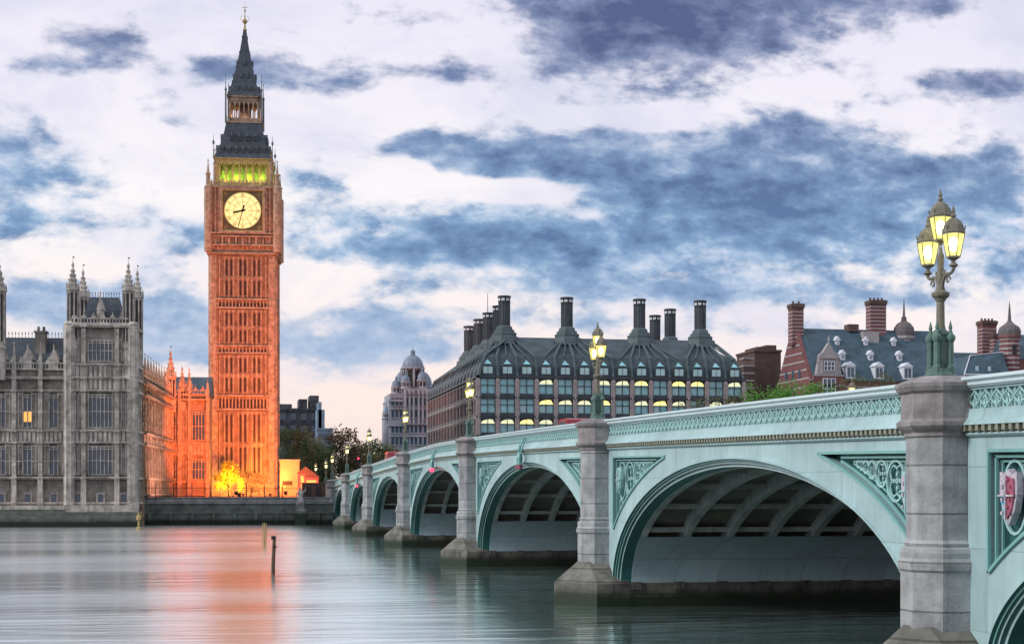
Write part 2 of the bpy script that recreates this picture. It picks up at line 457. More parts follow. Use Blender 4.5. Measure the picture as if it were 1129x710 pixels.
class MB:
    def __init__(s, T=None):
        s.v, s.f, s.mi = [], [], []
        s.T = T or Matrix()
        s.m = 0

    def add(s, vs, fs):
        k = len(s.v)
        s.v += [tuple(s.T @ Vector(p)) for p in vs]
        s.f += [tuple(i + k for i in f) for f in fs]
        s.mi += [s.m] * len(fs)
        return s

    def box(s, x0, y0, z0, x1, y1, z1):
        x0, x1 = min(x0, x1), max(x0, x1)
        y0, y1 = min(y0, y1), max(y0, y1)
        z0, z1 = min(z0, z1), max(z0, z1)
        return s.add([(x0, y0, z0), (x1, y0, z0), (x1, y1, z0), (x0, y1, z0), (x0, y0, z1), (x1, y0, z1), (x1, y1, z1), (x0, y1, z1)],
                     [(0, 3, 2, 1), (4, 5, 6, 7), (0, 1, 5, 4), (1, 2, 6, 5), (2, 3, 7, 6), (3, 0, 4, 7)])

    def frus(s, x0, y0, x1, y1, z0, X0, Y0, X1, Y1, z1):
        return s.add([(x0, y0, z0), (x1, y0, z0), (x1, y1, z0), (x0, y1, z0), (X0, Y0, z1), (X1, Y0, z1), (X1, Y1, z1), (X0, Y1, z1)],
                     [(0, 3, 2, 1), (4, 5, 6, 7), (0, 1, 5, 4), (1, 2, 6, 5), (2, 3, 7, 6), (3, 0, 4, 7)])

    def lathe(s, cx, cy, prof, n=8, rot=None):
        rot = math.pi / n if rot is None else rot
        vs, fs = [], []
        for (r, z) in prof:
            for i in range(n):
                a = rot + 2 * math.pi * i / n
                vs.append((cx + r * math.cos(a), cy + r * math.sin(a), z))
        for j in range(len(prof) - 1):
            for i in range(n):
                k = (i + 1) % n
                fs.append((j * n + i, j * n + k, (j + 1) * n + k, (j + 1) * n + i))
        fs.append(tuple(range(n - 1, -1, -1)))
        fs.append(tuple((len(prof) - 1) * n + i for i in range(n)))
        return s.add(vs, fs)

    def tube(s, pts, r, n=4, closed=False):
        pts = [Vector(p) for p in pts]
        vs, fs = [], []
        N = len(pts)
        for i, p in enumerate(pts):
            if closed:
                d = pts[(i + 1) % N] - pts[i - 1]
            else:
                d = pts[min(i + 1, N - 1)] - pts[max(i - 1, 0)]
            d.normalize()
            up = Vector((1, 0, 0)) if abs(d.x) < .9 else Vector((0, 0, 1))
            a = d.cross(up).normalized()
            b = d.cross(a)
            rr = r[i] if isinstance(r, (list, tuple)) else r
            for k in range(n):
                t = math.pi / n + 2 * math.pi * k / n
                vs.append(p + (a * math.cos(t) + b * math.sin(t)) * rr)
        M_ = N if closed else N - 1
        for i in range(M_):
            for k in range(n):
                q = (k + 1) % n
                j = (i + 1) % N
                fs.append((i * n + k, i * n + q, j * n + q, j * n + k))
        if not closed:
            fs.append(tuple(range(n)))
            fs.append(tuple((N - 1) * n + k for k in range(n - 1, -1, -1)))
        return s.add(vs, fs)

    def extr(s, pts, vec):
        """extrude a planar polygon (3D points) along vec"""
        n = len(pts)
        v = Vector(vec)
        vs = [tuple(p) for p in pts] + [tuple(Vector(p) + v) for p in pts]
        fs = [tuple(range(n)), tuple(range(2 * n - 1, n - 1, -1))]
        fs += [(i, i + n, (i + 1) % n + n, (i + 1) % n) for i in range(n)]
        return s.add(vs, fs)

    def sweep(s, rows, closed=True):
        """rows: list of equally long point lists"""
        n = len(rows[0])
        vs = [p for r_ in rows for p in r_]
        fs = []
        for j in range(len(rows) - 1):
            for i in range(n if closed else n - 1):
                k = (i + 1) % n
                fs.append((j * n + i, j * n + k, (j + 1) * n + k, (j + 1) * n + i))
        if closed:
            fs.append(tuple(range(n - 1, -1, -1)))
            fs.append(tuple((len(rows) - 1) * n + i for i in range(n)))
        return s.add(vs, fs)

    def mesh(s, name, mats):
        me = bpy.data.meshes.new(name)
        me.from_pydata(s.v, [], s.f)
        for m in (mats if isinstance(mats, (list, tuple)) else [mats]):
            me.materials.append(M[m])
        if any(s.mi):
            me.polygons.foreach_set('material_index', s.mi)
        me.update()
        return me

    def build(s, name, mats, parent=None, smooth=False, loc=None):
        me = s.mesh(name, mats)
        if smooth:
            me.polygons.foreach_set('use_smooth', [True] * len(me.polygons))
        return put(name, me, parent, loc or (0, 0, 0))


def put(name, me, parent=None, loc=(0, 0, 0), rz=0, scale=None):
    o = bpy.data.objects.new(name, me)
    COL.objects.link(o)
    o.location = loc
    o.rotation_euler = (0, 0, rz)
    if scale:
        o.scale = scale
    if parent:
        o.parent = parent
    return o


def tag(o, label=None, cat=None, group=None, kind=None):
    if label: o['label'] = label
    if cat: o['category'] = cat
    if group: o['group'] = group
    if kind: o['kind'] = kind
    return o


def thing(name, label, cat, loc=(0, 0, 0), rz=0, group=None):
    return tag(put(name, None, None, loc, rz), label, cat, group)


def copy_tree(o, parent=None):
    c = o.copy()
    COL.objects.link(c)
    c.parent = parent
    for ch in list(o.children):
        copy_tree(ch, c)
    return c


def Tr(x, y, z=0, rz=0):
    return Matrix.Translation((x, y, z)) @ Matrix.Rotation(rz, 4, 'Z')


G0 = 4.3      # level of the ground on the far bank

# ---------------------------------------------------------------- setting
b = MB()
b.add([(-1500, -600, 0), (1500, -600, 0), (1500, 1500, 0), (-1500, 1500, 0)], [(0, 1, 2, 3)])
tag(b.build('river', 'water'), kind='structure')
b = MB()
b.box(-2500, 251.2, -2, 2500, 4000, G0)
tag(b.build('ground', 'pave'), kind='structure')
b = MB()
b.box(18, 256, G0 - .2, 45, 900, G0 + .004)
tag(b.build('road', 'asphalt'), kind='structure')

# ---------------------------------------------------------------- the bridge
XF = 17.13          # plane of the upstream face
XB = 45.0           # plane of the downstream face
PIERS = [34.43, 69.13, 107.23, 146.83, 184.93, 219.63]
ENDS = [1.1] + PIERS + [251.1]
OCTX = 16.80
Z0 = 1.05


def zt(y):
    return 9.12 - .0023 * abs(y - 127.03) ** 1.4


BR = (31.0, 146.0, 0.0)
TB = Tr(-BR[0], -BR[1])
bridge = thing('arched_bridge', 'long pale green iron arch bridge on granite piers crossing the river', 'bridge', BR)


def ell(yc, a, bb, t):
    return yc + a * math.cos(t), Z0 + bb * math.sin(t)


def par_rows(y0, y1, prof, x_sign=1, X=None):
    X = XF if X is None else X
    n = max(1, int((y1 - y0) / 1.6))
    rows = []
    for i in range(n + 1):
        y = y0 + (y1 - y0) * i / n
        rows.append([(X + x_sign * p[0], y, zt(y) + p[1]) for p in prof])
    return rows


HOLE = .35          # depth of the spandrel recess
for si in range(len(ENDS) - 1):
    ya, yb = ENDS[si], ENDS[si + 1]
    yc = (ya + yb) / 2
    a = (yb - ya) / 2 - 1.95
    bb = zt(yc) - 2.14 - Z0
    near = si <= 3
    # --- arch ring mouldings, stepped back into the soffit
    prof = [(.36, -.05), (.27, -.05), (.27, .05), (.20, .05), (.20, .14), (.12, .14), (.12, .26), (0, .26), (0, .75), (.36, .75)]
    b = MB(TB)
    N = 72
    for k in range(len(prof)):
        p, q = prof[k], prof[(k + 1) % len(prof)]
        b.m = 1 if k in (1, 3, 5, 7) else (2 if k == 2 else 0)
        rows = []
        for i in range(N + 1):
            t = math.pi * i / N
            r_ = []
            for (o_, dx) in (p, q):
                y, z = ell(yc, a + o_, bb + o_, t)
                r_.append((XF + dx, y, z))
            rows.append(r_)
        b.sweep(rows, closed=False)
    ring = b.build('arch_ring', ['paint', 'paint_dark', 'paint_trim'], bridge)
    # --- spandrel face plate with the recessed triangles left open
    b = MB(TB)
    ys = [yc + (a + .3) * math.cos(math.pi * i / 110) for i in range(111)]
    ys = [yb - .3] + ys + [ya + .3]
    ZL, ZH = [], []
    oa, ob = 1.6, 1.1
    sx = a + oa
    rec = []
    for y in ys:
        d = abs(y - yc)
        lo = Z0 + (bb + .3) * math.sqrt(max(0, 1 - (d / (a + .3)) ** 2)) if d < a + .3 else Z0
        hi = zt(y) - 1.36
        rl = Z0 + (bb + ob) * math.sqrt(max(0, 1 - (d / sx) ** 2))
        rh = hi - .36
        edge = (yb - ya) / 2 - 1.75
        rec.append((lo, rl, rh, hi, rl < rh - .02 and d < edge))
    x0 = XF
    for i in range(len(ys) - 1):
        y, y2 = ys[i], ys[i + 1]
        A, B_ = rec[i], rec[i + 1]

        def q(y, z1, y2, z2, z3, z4):
            b.add([(x0, y, z1), (x0, y2, z2), (x0, y2, z3), (x0, y, z4)], [(0, 1, 2, 3)])
        if A[4] and B_[4]:
            q(y, A[0], y2, B_[0], B_[1], A[1])
            q(y, A[2], y2, B_[2], B_[3], A[3])
            for j in (1, 2):
                b.add([(x0, y, A[j]), (x0, y2, B_[j]), (x0 + HOLE, y2, B_[j]), (x0 + HOLE, y, A[j])], [(0, 1, 2, 3)])
        else:
            q(y, A[0], y2, B_[0], B_[3], A[3])
            if A[4] != B_[4]:
                E, ye = (A, y) if A[4] else (B_, y2)
                b.add([(x0, ye, E[1]), (x0, ye, E[2]), (x0 + HOLE, ye, E[2]), (x0 + HOLE, ye, E[1])], [(0, 1, 2, 3)])
    face = b.build('spandrel_face', 'paint', bridge)
    # --- recess back plate, frame mouldings and tracery for either end of the span
    for sgn in (-1, 1):
        idx = [i for i in range(len(ys)) if rec[i][4] and (ys[i] - yc) * sgn > 0]
        if len(idx) < 2:
            continue
        loc_ = sorted([(abs(ys[i] - yc), ys[i], rec[i][1], rec[i][2]) for i in idx])
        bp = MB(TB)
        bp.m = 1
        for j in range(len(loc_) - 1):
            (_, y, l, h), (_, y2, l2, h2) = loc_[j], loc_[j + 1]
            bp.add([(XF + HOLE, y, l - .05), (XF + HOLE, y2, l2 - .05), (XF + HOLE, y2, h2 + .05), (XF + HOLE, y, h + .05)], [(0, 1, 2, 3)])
        bp.m = 0
        # frame lines
        for off, xx, rr in ((.0, -.03, .055), (.13, .10, .045), (.24, .2, .035)):
            pl = [(XF + xx, y, l + off) for (_, y, l, h) in loc_ if h - l > 2 * off + .02]
            ph = [(XF + xx, y, h - off) for (_, y, l, h) in loc_ if h - l > 2 * off + .02]
            if len(pl) < 2:
                continue
            ye = pl[-1][1] - sgn * off
            pl = [(p[0], p[1] - (sgn * off if k_ == len(pl) - 1 else 0), p[2]) for k_, p in enumerate(pl)]
            ph = [(p[0], p[1] - (sgn * off if k_ == len(ph) - 1 else 0), p[2]) for k_, p in enumerate(ph)]
            bp.tube(pl + ph[::-1], rr, 4)
        # rings shrinking towards the crown
        tr = MB(TB)

        def bounds(y):
            d = abs(y - yc)
            return (Z0 + (bb + ob) * math.sqrt(max(0, 1 - (d / sx) ** 2)) + .22, zt(y) - 1.36 - .36 - .22)
        ye = loc_[-1][1] - sgn * .25
        y = ye
        first = True
        shield_at = None
        while True:
            r = 1.2
            for _ in range(12):
                l, h = bounds(y - sgn * r)
                r = max(.0, min(.85, (h - l) / 2 * .98))
                if first:
                    r = min(r, .55)
            if r < .09:
                break
            cy = y - sgn * r
            l, h = bounds(cy)
            zc = h - r if not first else h - 1.15 * r
            rz_ = r * (1.5 if first else 1.0)
            if first:
                zc = h - rz_
                shield_at = (cy, zc, r)
            nn = 20 if r > .3 else 12
            tr.tube([(XF + .2, cy + r * math.cos(2 * math.pi * k / nn), zc + rz_ * math.sin(2 * math.pi * k / nn)) for k in range(nn)], .045, 4, closed=True)
            for k in range(4 if not first else 0):
                aa = math.pi / 4 + k * math.pi / 2
                c2 = (cy + .5 * r * math.cos(aa), zc + .5 * r * math.sin(aa))
                m_ = 8
                tr.tube([(XF + .23, c2[0] + .42 * r * math.cos(2 * math.pi * q_ / m_), c2[1] + .42 * r * math.sin(2 * math.pi * q_ / m_)) for q_ in range(m_)], .03, 4, closed=True)
            # foliage loops filling below the ring down to the arch band
            zz = zc - rz_
            while zz - l > .22:
                r2 = min(.42 * r + .05, (zz - l) / 2, .34)
                for s_ in (-1, 1):
                    cc = (cy + s_ * r2 * 1.02, zz - r2)
                    lo_ = bounds(cc[0])[0]
                    if cc[1] - r2 < lo_ - .05:
                        continue
                    tr.tube([(XF + .22, cc[0] + r2 * math.cos(2 * math.pi * q_ / 10), cc[1] + r2 * math.sin(2 * math.pi * q_ / 10)) for q_ in range(10)], .035, 4, closed=True)
                    tr.tube([(XF + .22, cc[0], cc[1] + r2), (XF + .22, cc[0] + s_ * r2 * .3, cc[1]), (XF + .22, cc[0], cc[1] - r2)], .03, 4)
                zz -= 2 * r2
            # cusps between rings
            tr.tube([(XF + .22, cy - sgn * r, h), (XF + .22, cy - sgn * r * 1.0, (l + h) / 2), (XF + .22, cy - sgn * r, l)], .03, 4)
            y -= sgn * 2 * r
            first = False
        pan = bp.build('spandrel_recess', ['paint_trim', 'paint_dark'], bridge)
        tr.build('tracery', 'tracery', pan)
        if shield_at:
            cy, zc, r = shield_at
            S = MB(TB)
            hw, hh = r * .62, r * 1.05
            outl = [(-hw, hh * .9), (-hw * .4, hh * .8), (0, hh), (hw * .4, hh * .8), (hw, hh * .9), (hw * 1.02, hh * .1), (hw * .7, -hh * .5), (0, -hh), (-hw * .7, -hh * .5), (-hw * 1.02, hh * .1)]
            S.m = 0
            S.extr([(XF + .02, cy + p[0] * 1.12, zc + p[1] * 1.1) for p in outl], (.16, 0, 0))
            # quarters (near side of the shield is at smaller y = picture right)
            S.m = 1
            S.extr([(XF - .02, cy + p[0], zc + p[1]) for p in [(0, hh * .82), (hw * .9, hh * .74), (hw * .9, hh * .08), (0, hh * .08)]], (.035, 0, 0))
            S.m = 2
            S.extr([(XF - .02, cy + p[0], zc + p[1]) for p in [(0, hh * .8), (-hw * .86, hh * .7), (-hw * .9, hh * .1), (-hw * .62, -hh * .45), (0, -hh * .85)]], (.035, 0, 0))
            S.m = 3
            S.extr([(XF - .02, cy + p[0], zc + p[1]) for p in [(0, hh * .04), (hw * .9, hh * .04), (hw * .62, -hh * .42), (0, -hh * .82)]], (.036, 0, 0))
            S.m = 0
            for qa, qb in (((0, hh * .85), (0, -hh * .9)), ((-hw, hh * .06), (hw, hh * .06))):
                S.tube([(XF - .05, cy + qa[0], zc + qa[1]), (XF - .05, cy + qb[0], zc + qb[1])], .028, 4)
            for k in range(6):       # small raised charges
                S.m = 1
                zq = zc + hh * (.68 - .26 * k)
                S.box(XF - .07, cy + hw * (.15 + .3 * (k % 2)) - .04, zq - .04, XF - .015, cy + hw * (.15 + .3 * (k % 2)) + .04, zq + .04)
                S.m = 2
                S.box(XF - .06, cy - hw * (.2 + .25 * (k % 2)) - .03, zq - .03, XF - .015, cy - hw * (.2 + .25 * (k % 2)) + .03, zq + .03)
            S.build('coat_of_arms_shield', ['sh_silver', 'sh_silver', 'sh_red', 'sh_blue'] if si == 0 else ['tracery', 'sh_silver', 'tracery', 'tracery'], pan)
    # --- cornice and parapet
    py0, py1 = ya + .82, yb - .82
    if si == len(ENDS) - 2:
        py1 = yb - .2
    if si == 0:
        py0 = ya
    b = MB(TB)
    b.m = 0
    b.sweep(par_rows(py0, py1, [(-.22, 0.0), (-.22, -.07), (-.14, -.13), (-.14, -.19), (-.07, -.25), (.22, -.25), (.22, .0), (0, .03)]))
    b.m = 1
    b.sweep(par_rows(py0, py1, [(-.03, -.26), (-.03, -.30), (.2, -.30), (.2, -.26)]))
    b.sweep(par_rows(py0, py1, [(.07, -.30), (.07, -.74), (.2, -.74), (.2, -.30)]))
    b.m = 2
    b.sweep(par_rows(py0, py1, [(-.03, -.74), (-.03, -.80), (-.06, -.95), (-.20, -1.06), (-.22, -1.12), (.2, -1.12), (.2, -.74)]))
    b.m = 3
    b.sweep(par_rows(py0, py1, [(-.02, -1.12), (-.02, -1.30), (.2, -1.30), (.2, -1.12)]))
    b.m = 2
    b.sweep(par_rows(py0, py1, [(-.10, -1.30), (-.12, -1.34), (-.06, -1.39), (.2, -1.39), (.2, -1.30)]))
    par = b.build('parapet', ['paint_rail', 'paint', 'paint', 'paint_dark'], bridge)
    b = MB(TB)
    y = py0 + .1
    while y < py1 - .1:
        b.box(XF - .20, y, zt(y) - 1.26, XF - .02, y + .14, zt(y) - 1.125)
        b.box(XF - .12, y + .05, zt(y) - 1.30, XF - .02, y + .19, zt(y) - 1.24)
        y += .31
    b.build('dentil_course', 'gold', par)
    b = MB(TB)
    unit = .52
    nu = int((py1 - py0) / unit)
    unit = (py1 - py0) / nu
    for k in range(nu):
        yy = py0 + (k + .5) * unit
        zc = zt(yy) - .52
        if near or si == 4:
            for s_ in (-1, 1):
                pts = []
                for j in range(7):
                    f = j / 6
                    pts.append((XF + .0, yy + s_ * unit * .5 * (.5 - .5 * math.cos(math.pi * 2 * f)) * .98, zc - .21 + .42 * f))
                b.tube(pts, .026, 4)
            m_ = 7
            for (dy_, dz_, r_) in ((-.07, -.055, .065), (.07, -.055, .065), (0, .075, .06)):
                b.tube([(XF + .03, yy + dy_ + r_ * math.cos(2 * math.pi * q_ / m_), zc + dz_ + r_ * math.sin(2 * math.pi * q_ / m_)) for q_ in range(m_)], .02, 3, closed=True)
            b.tube([(XF + .03, yy - unit / 2, zc - .2), (XF + .03, yy - unit / 2, zc - .1)], .03, 4)
            b.tube([(XF + .03, yy - unit / 2, zc + .1), (XF + .03, yy - unit / 2, zc + .2)], .03, 4)
        else:
            for s_ in (-1, 1):
                b.tube([(XF, yy, zc - .21), (XF, yy + s_ * unit * .48, zc), (XF, yy, zc + .21)], .03, 3)
    b.build('parapet_tracery', 'tracery', par)
    # --- ironwork inside the arch
    x = 17.9
    zr = 3.15
    while x < XB - .3:
        b = MB(TB)
        rows = []
        for i in range(41):
            t = math.pi * i / 40
            y1_, z1_ = ell(yc, a - .02, bb - .02, t)
            y2_, z2_ = ell(yc, a + .75, bb + .62, t)
            rows.append([(x, y1_, z1_), (x + .3, y1_, z1_), (x + .3, y2_, z2_), (x, y2_, z2_)])
        b.sweep(rows)
        b.build('arch_rib', 'iron_under', bridge)
        x += 2.0
    for s_ in (-1, 1):       # haunch plates at the foot of the ribs
        b = MB(TB)
        rows = []
        for i in range(9):
            z = Z0 + (zr - Z0) * i / 8
            cc = math.sqrt(max(0, 1 - ((z - Z0) / bb) ** 2))
            y = yc + s_ * (a - .06) * cc
            rows.append([(XF + .76, y, z), (XB - .3, y, z), (XB - .3, y + s_ * .5, z), (XF + .76, y + s_ * .5, z)])
        b.sweep(rows)
        b.build('haunch_plate', 'iron_blue', bridge)
    b = MB(TB)       # deck plating and cross beams
    rows = []
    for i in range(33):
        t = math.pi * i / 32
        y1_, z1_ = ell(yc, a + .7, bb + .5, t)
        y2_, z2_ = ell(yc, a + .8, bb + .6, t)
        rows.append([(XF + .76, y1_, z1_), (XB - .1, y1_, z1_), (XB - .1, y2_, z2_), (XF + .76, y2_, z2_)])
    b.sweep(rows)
    b.m = 1
    nb = 13
    for i in range(1, nb):
        t = math.pi * i / nb
        y1_, z1_ = ell(yc, a + .35, bb + .28, t)
        b.box(XF + .78, y1_ - .1, z1_ - .12, XB - .2, y1_ + .1, z1_ + .10)
    for k in range(5):        # pipes and cables slung under the deck
        xx = XF + 4 + k * 4.5
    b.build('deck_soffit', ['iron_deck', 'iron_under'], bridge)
    # --- road deck
    b = MB(TB)
    b.sweep(par_rows(ya, yb, [(.21, -1.38), (.21, -1.12), (XB - XF - .21, -1.12), (XB - XF - .21, -1.38)]))
    b.m = 1
    b.sweep(par_rows(ya, yb, [(.21, -1.12), (.21, -.98), (3.6, -.98), (3.6, -1.12)]))
    b.sweep(par_rows(ya, yb, [(XB - XF - 3.6, -1.12), (XB - XF - 3.6, -.98), (XB - XF - .21, -.98), (XB - XF - .21, -1.12)]))
    b.build('bridge_deck', ['asphalt', 'pave'], bridge)
    # --- downstream side
    b = MB(TB)
    for i in range(len(ys) - 1):
        y, y2 = ys[i], ys[i + 1]
        A, B_ = rec[i], rec[i + 1]
        b.extr([(XB - .2, y, A[0]), (XB - .2, y2, B_[0]), (XB - .2, y2, B_[3]), (XB - .2, y, A[3])], (.2, 0, 0))
    b.build('spandrel_face', 'paint', bridge)
    b = MB(TB)
    b.sweep(par_rows(ya, yb, [(0, -1.39), (0, -.2), (.08, -.2), (.08, 0), (-.22, 0), (-.22, -.2), (-.16, -.2), (-.16, -1.39)], 1, XB))
    b.build('parapet', 'paint', bridge)

# piers
for pi, yp in enumerate(PIERS + [251.1]):
    for side, ox, sg in ((0, OCTX, 1), (1, XB + .33, -1)):
        b = MB(TB)
        zt_ = zt(yp)
        s8 = 1 / math.cos(math.pi / 8)
        ru, rl_, rc = .74 * s8, .86 * s8, .90 * s8
        b.m = 0
        b.lathe(ox, yp, [(rl_, 1.0), (rl_, 3.22), (rl_ + .06, 3.28), (rl_ + .08, 3.42), (rl_, 3.55), (ru + .14, 3.68), (ru + .12, 3.78), (ru + .02, 3.82), (ru + .06, 3.9), (ru, 3.98), (ru, zt_ - 1.42)], 8)
        pier = b.build('pier', ['granite'], bridge)
        b = MB(TB)
        b.lathe(ox, yp, [(ru, zt_ - 1.42), (ru + .05, zt_ - 1.38), (ru + .05, zt_ - 1.3), (rc, zt_ - 1.2), (rc + .05, zt_ - 1.14), (rc + .05, zt_ - 1.05), (rc - .05, zt_ - .97), (rc - .05, zt_ - .38), (rc + .04, zt_ - .32), (rc + .09, zt_ - .22),
                         (rc + .09, zt_ - .14), (rc, zt_ - .10), (rc - .3, zt_ + .02), (rc - .34, zt_ + .04), (.3, zt_ + .05)], 8)
        b.build('pier_cap', 'granite_cap', pier)
        if pi == len(PIERS):
            continue
        b = MB(TB)
        nx = ox - sg * 2.05
        outl = [(nx, yp), (ox - sg * .55, yp - 2.15), (ox + sg * 1.0, yp - 2.15), (ox + sg * 1.0, yp + 2.15), (ox - sg * .55, yp + 2.15)]
        top = [(ox - sg * .95, yp), (ox - sg * .6, yp - .7), (ox + sg * .9, yp - .75), (ox + sg * .9, yp + .75), (ox - sg * .6, yp + .7)]
        lip = [((p[0] - ox) * 1.0 + ox, p[1]) for p in outl]
        rows = [[(p[0], p[1], -1.5) for p in outl], [(p[0], p[1], 1.02) for p in outl],
                [(ox + (p[0] - ox) * .96, yp + (p[1] - yp) * .96, 1.10) for p in outl], [(p[0], p[1], 1.95) for p in top]]
        if sg < 0:
            rows = [r_[::-1] for r_ in rows]
        b.sweep(rows)
        b.build('cutwater', 'granite_wet', pier)
    if pi < len(PIERS):
        b = MB(TB)
        b.box(OCTX + 1.0, yp - 2.12, -1.5, XB - .6, yp + 2.12, Z0)
        for sy in (-1, 1):      # bearing blocks under each rib
            x = 17.85
            while x < XB - .5:
                b.box(x, yp + sy * 2.12, Z0 - .28, x + .45, yp + sy * 2.22, Z0 + .05)
                x += 2.0
        b.box(OCTX + 1.2, yp - 1.4, Z0, XB - .7, yp + 1.4, zt(yp) - 1.5)
        b.build('pier_base', 'granite_wet', bridge)
b = MB(TB)
b.box(XF + .05, 249.3, -1, XB, 256, zt(251.1) - 1.5)
b.box(XF + .05, -2.0, -1, XB, 3.0, zt(1.1) - 1.5)
b.build('abutment', 'granite', bridge)

# navigation lights slung at the crown of the arches
for i, (si, lab) in enumerate(((2, 'ornate bracket with small red lamps hung at the crown of the third arch from right'), (3, 'red navigation lamps glowing at the crown of the widest middle arch'),
                              (5, 'red navigation lamps glowing at the crown of the far small arch'))):
    yc = (ENDS[si] + ENDS[si + 1]) / 2
    zc = zt(yc)
    t = thing('navigation_light', lab, 'navigation light', (XF - .3, yc, zc - 2.0), 0, 'navigation lights under the arch crowns')
    b = MB()
    b.tube([(.25, -.35, 1.55), (-.1, -.35, .6), (-.1, -.15, .1)], .05, 5)
    b.tube([(.25, .35, 1.55), (-.1, .35, .6), (-.1, .15, .1)], .05, 5)
    b.box(-.18, -.45, .0, .02, .45, .12)
    b.box(-.14, -.12, -.2, .02, .12, .0)
    b.lathe(-.08, 0, [(.16, .12), (.2, .4), (.1, .7), (.14, .9), (.03, 1.2)], 8)
    b.build('bracket', 'paint_trim', t)
    for s_ in (-1, 1):
        b = MB()
        b.lathe(-.1, s_ * .32, [(.05, -.28), (.13, -.24), (.15, -.05), (.06, .0)], 10)
        b.build('lamp', 'red_light' if i else 'sh_red', t)

# ---------------------------------------------------------------- triple lantern lamps


def lantern(parent, x, y, z, s):
    b = MB()
    T = lambda pr: [(r * s, z + h * s) for r, h in pr]
    cage_n = 6
    b.lathe(x, y, T([(.05, -.58), (.07, -.5), (.20, -.42), (.19, -.37)]), 6)
    b.lathe(x, y, T([(.33, .30), (.35, .36), (.31, .48), (.29, .58), (.22, .70), (.13, .77), (.05, .81), (.09, .86), (.04, .95), (.06, 1.0), (.012, 1.18)]), 6)
    for k in range(6):
        aa = math.pi / 6 + k * math.pi / 3
        c, s_ = math.cos(aa), math.sin(aa)
        b.tube([(x + .20 * s * c, y + .20 * s * s_, z - .40 * s), (x + .335 * s * c, y + .335 * s * s_, z + .32 * s)], .014 * s, 4)
        b.tube([(x + .33 * s * c, y + .33 * s * s_, z + .42 * s), (x + .35 * s * c, y + .35 * s * s_, z + .55 * s)], .02 * s, 4)
        b.tube([(x + .29 * s * c, y + .29 * s * s_, z + .46 * s), (x + .1 * s * c, y + .1 * s * s_, z + .80 * s)], .012 * s, 4)
    L = b.build('lantern', 'lamp_stone', parent)
    b = MB()
    vs, fs = [], []
    b.lathe(x, y, T([(.19, -.37), (.32, .30)]), 6)
    b.f = b.f[:-2]; b.mi = b.mi[:-2]
    b.build('lantern_glass', 'lantern', L)
    b = MB()
    b.lathe(x, y, T([(.02, -.24), (.09, -.18), (.13, -.02), (.12, .14), (.03, .22)]), 10)
    b.build('mantle', 'mantle', L, smooth=True)


def make_lamp(label):
    t = thing('triple_lantern_lamp', label, 'street lamp', (0, 0, 0), 0, 'lamps on the bridge parapet')
    b = MB()
    b.lathe(0, 0, [(.40, .06), (.40, .14), (.34, .20), (.33, .30)], 8)
    b.lathe(0, 0, [(.17, .30), (.17, 1.12), (.22, 1.18), (.2, 1.25), (.12, 1.32)], 8)
    for k in range(4):
        aa = math.pi / 4 + k * math.pi / 2
        cx, cy = .255 * math.cos(aa), .255 * math.sin(aa)
        b.lathe(cx, cy, [(.12, .12), (.12, .34), (.085, .40), (.08, .98), (.10, 1.0), (.125, 1.06), (.125, 1.12), (.06, 1.2), (.035, 1.3), (.05, 1.34), (.008, 1.52)], 8)
    b.build('base', 'lamp_green', t)
    b = MB()
    b.lathe(0, 0, [(.11, 1.3), (.10, 2.0), (.10, 2.02), (.13, 2.04), (.14, 2.08), (.22, 2.16), (.23, 2.24), (.15, 2.28), (.12, 2.33), (.10, 2.4), (.08, 2.9), (.09, 3.2), (.05, 3.3), (.04, 3.42)], 12)
    b.build('shaft', 'lamp_stone', t)
    for s_ in (-1, 1):
        b = MB()
        pts = []
        for j in range(13):
            f = j / 12
            pts.append((0, s_ * (.08 + .64 * f ** 1.3), 2.35 + .52 * f + .12 * math.sin(f * math.pi * 1.6)))
        b.tube(pts, [.055 - .015 * (j / 12) for j in range(13)], 6)
        cur = [(0, s_ * (.42 + .12 * math.cos(q_ / 9 * 5.2) * (1 - q_ / 14)), 2.52 + .12 * math.sin(q_ / 9 * 5.2) * (1 - q_ / 14)) for q_ in range(10)]
        b.tube(cur, .025, 5)
        cur = [(0, s_ * (.2 + .10 * math.cos(2 + q_ / 9 * 5.2) * (1 - q_ / 14)), 2.78 + .10 * math.sin(2 + q_ / 9 * 5.2) * (1 - q_ / 14)) for q_ in range(10)]
        b.tube(cur, .022, 5)
        b.tube([(0, s_ * .72, 2.75), (0, s_ * .72, 2.92)], .05, 6)
        b.lathe(0, s_ * .72, [(.03, 2.78), (.12, 2.84), (.05, 2.92)], 8)
        b.build('arm', 'lamp_stone', t)
        lantern(t, 0, s_ * .70, 3.38, .82)
    lantern(t, 0, 0, 3.92, .82)
    return t


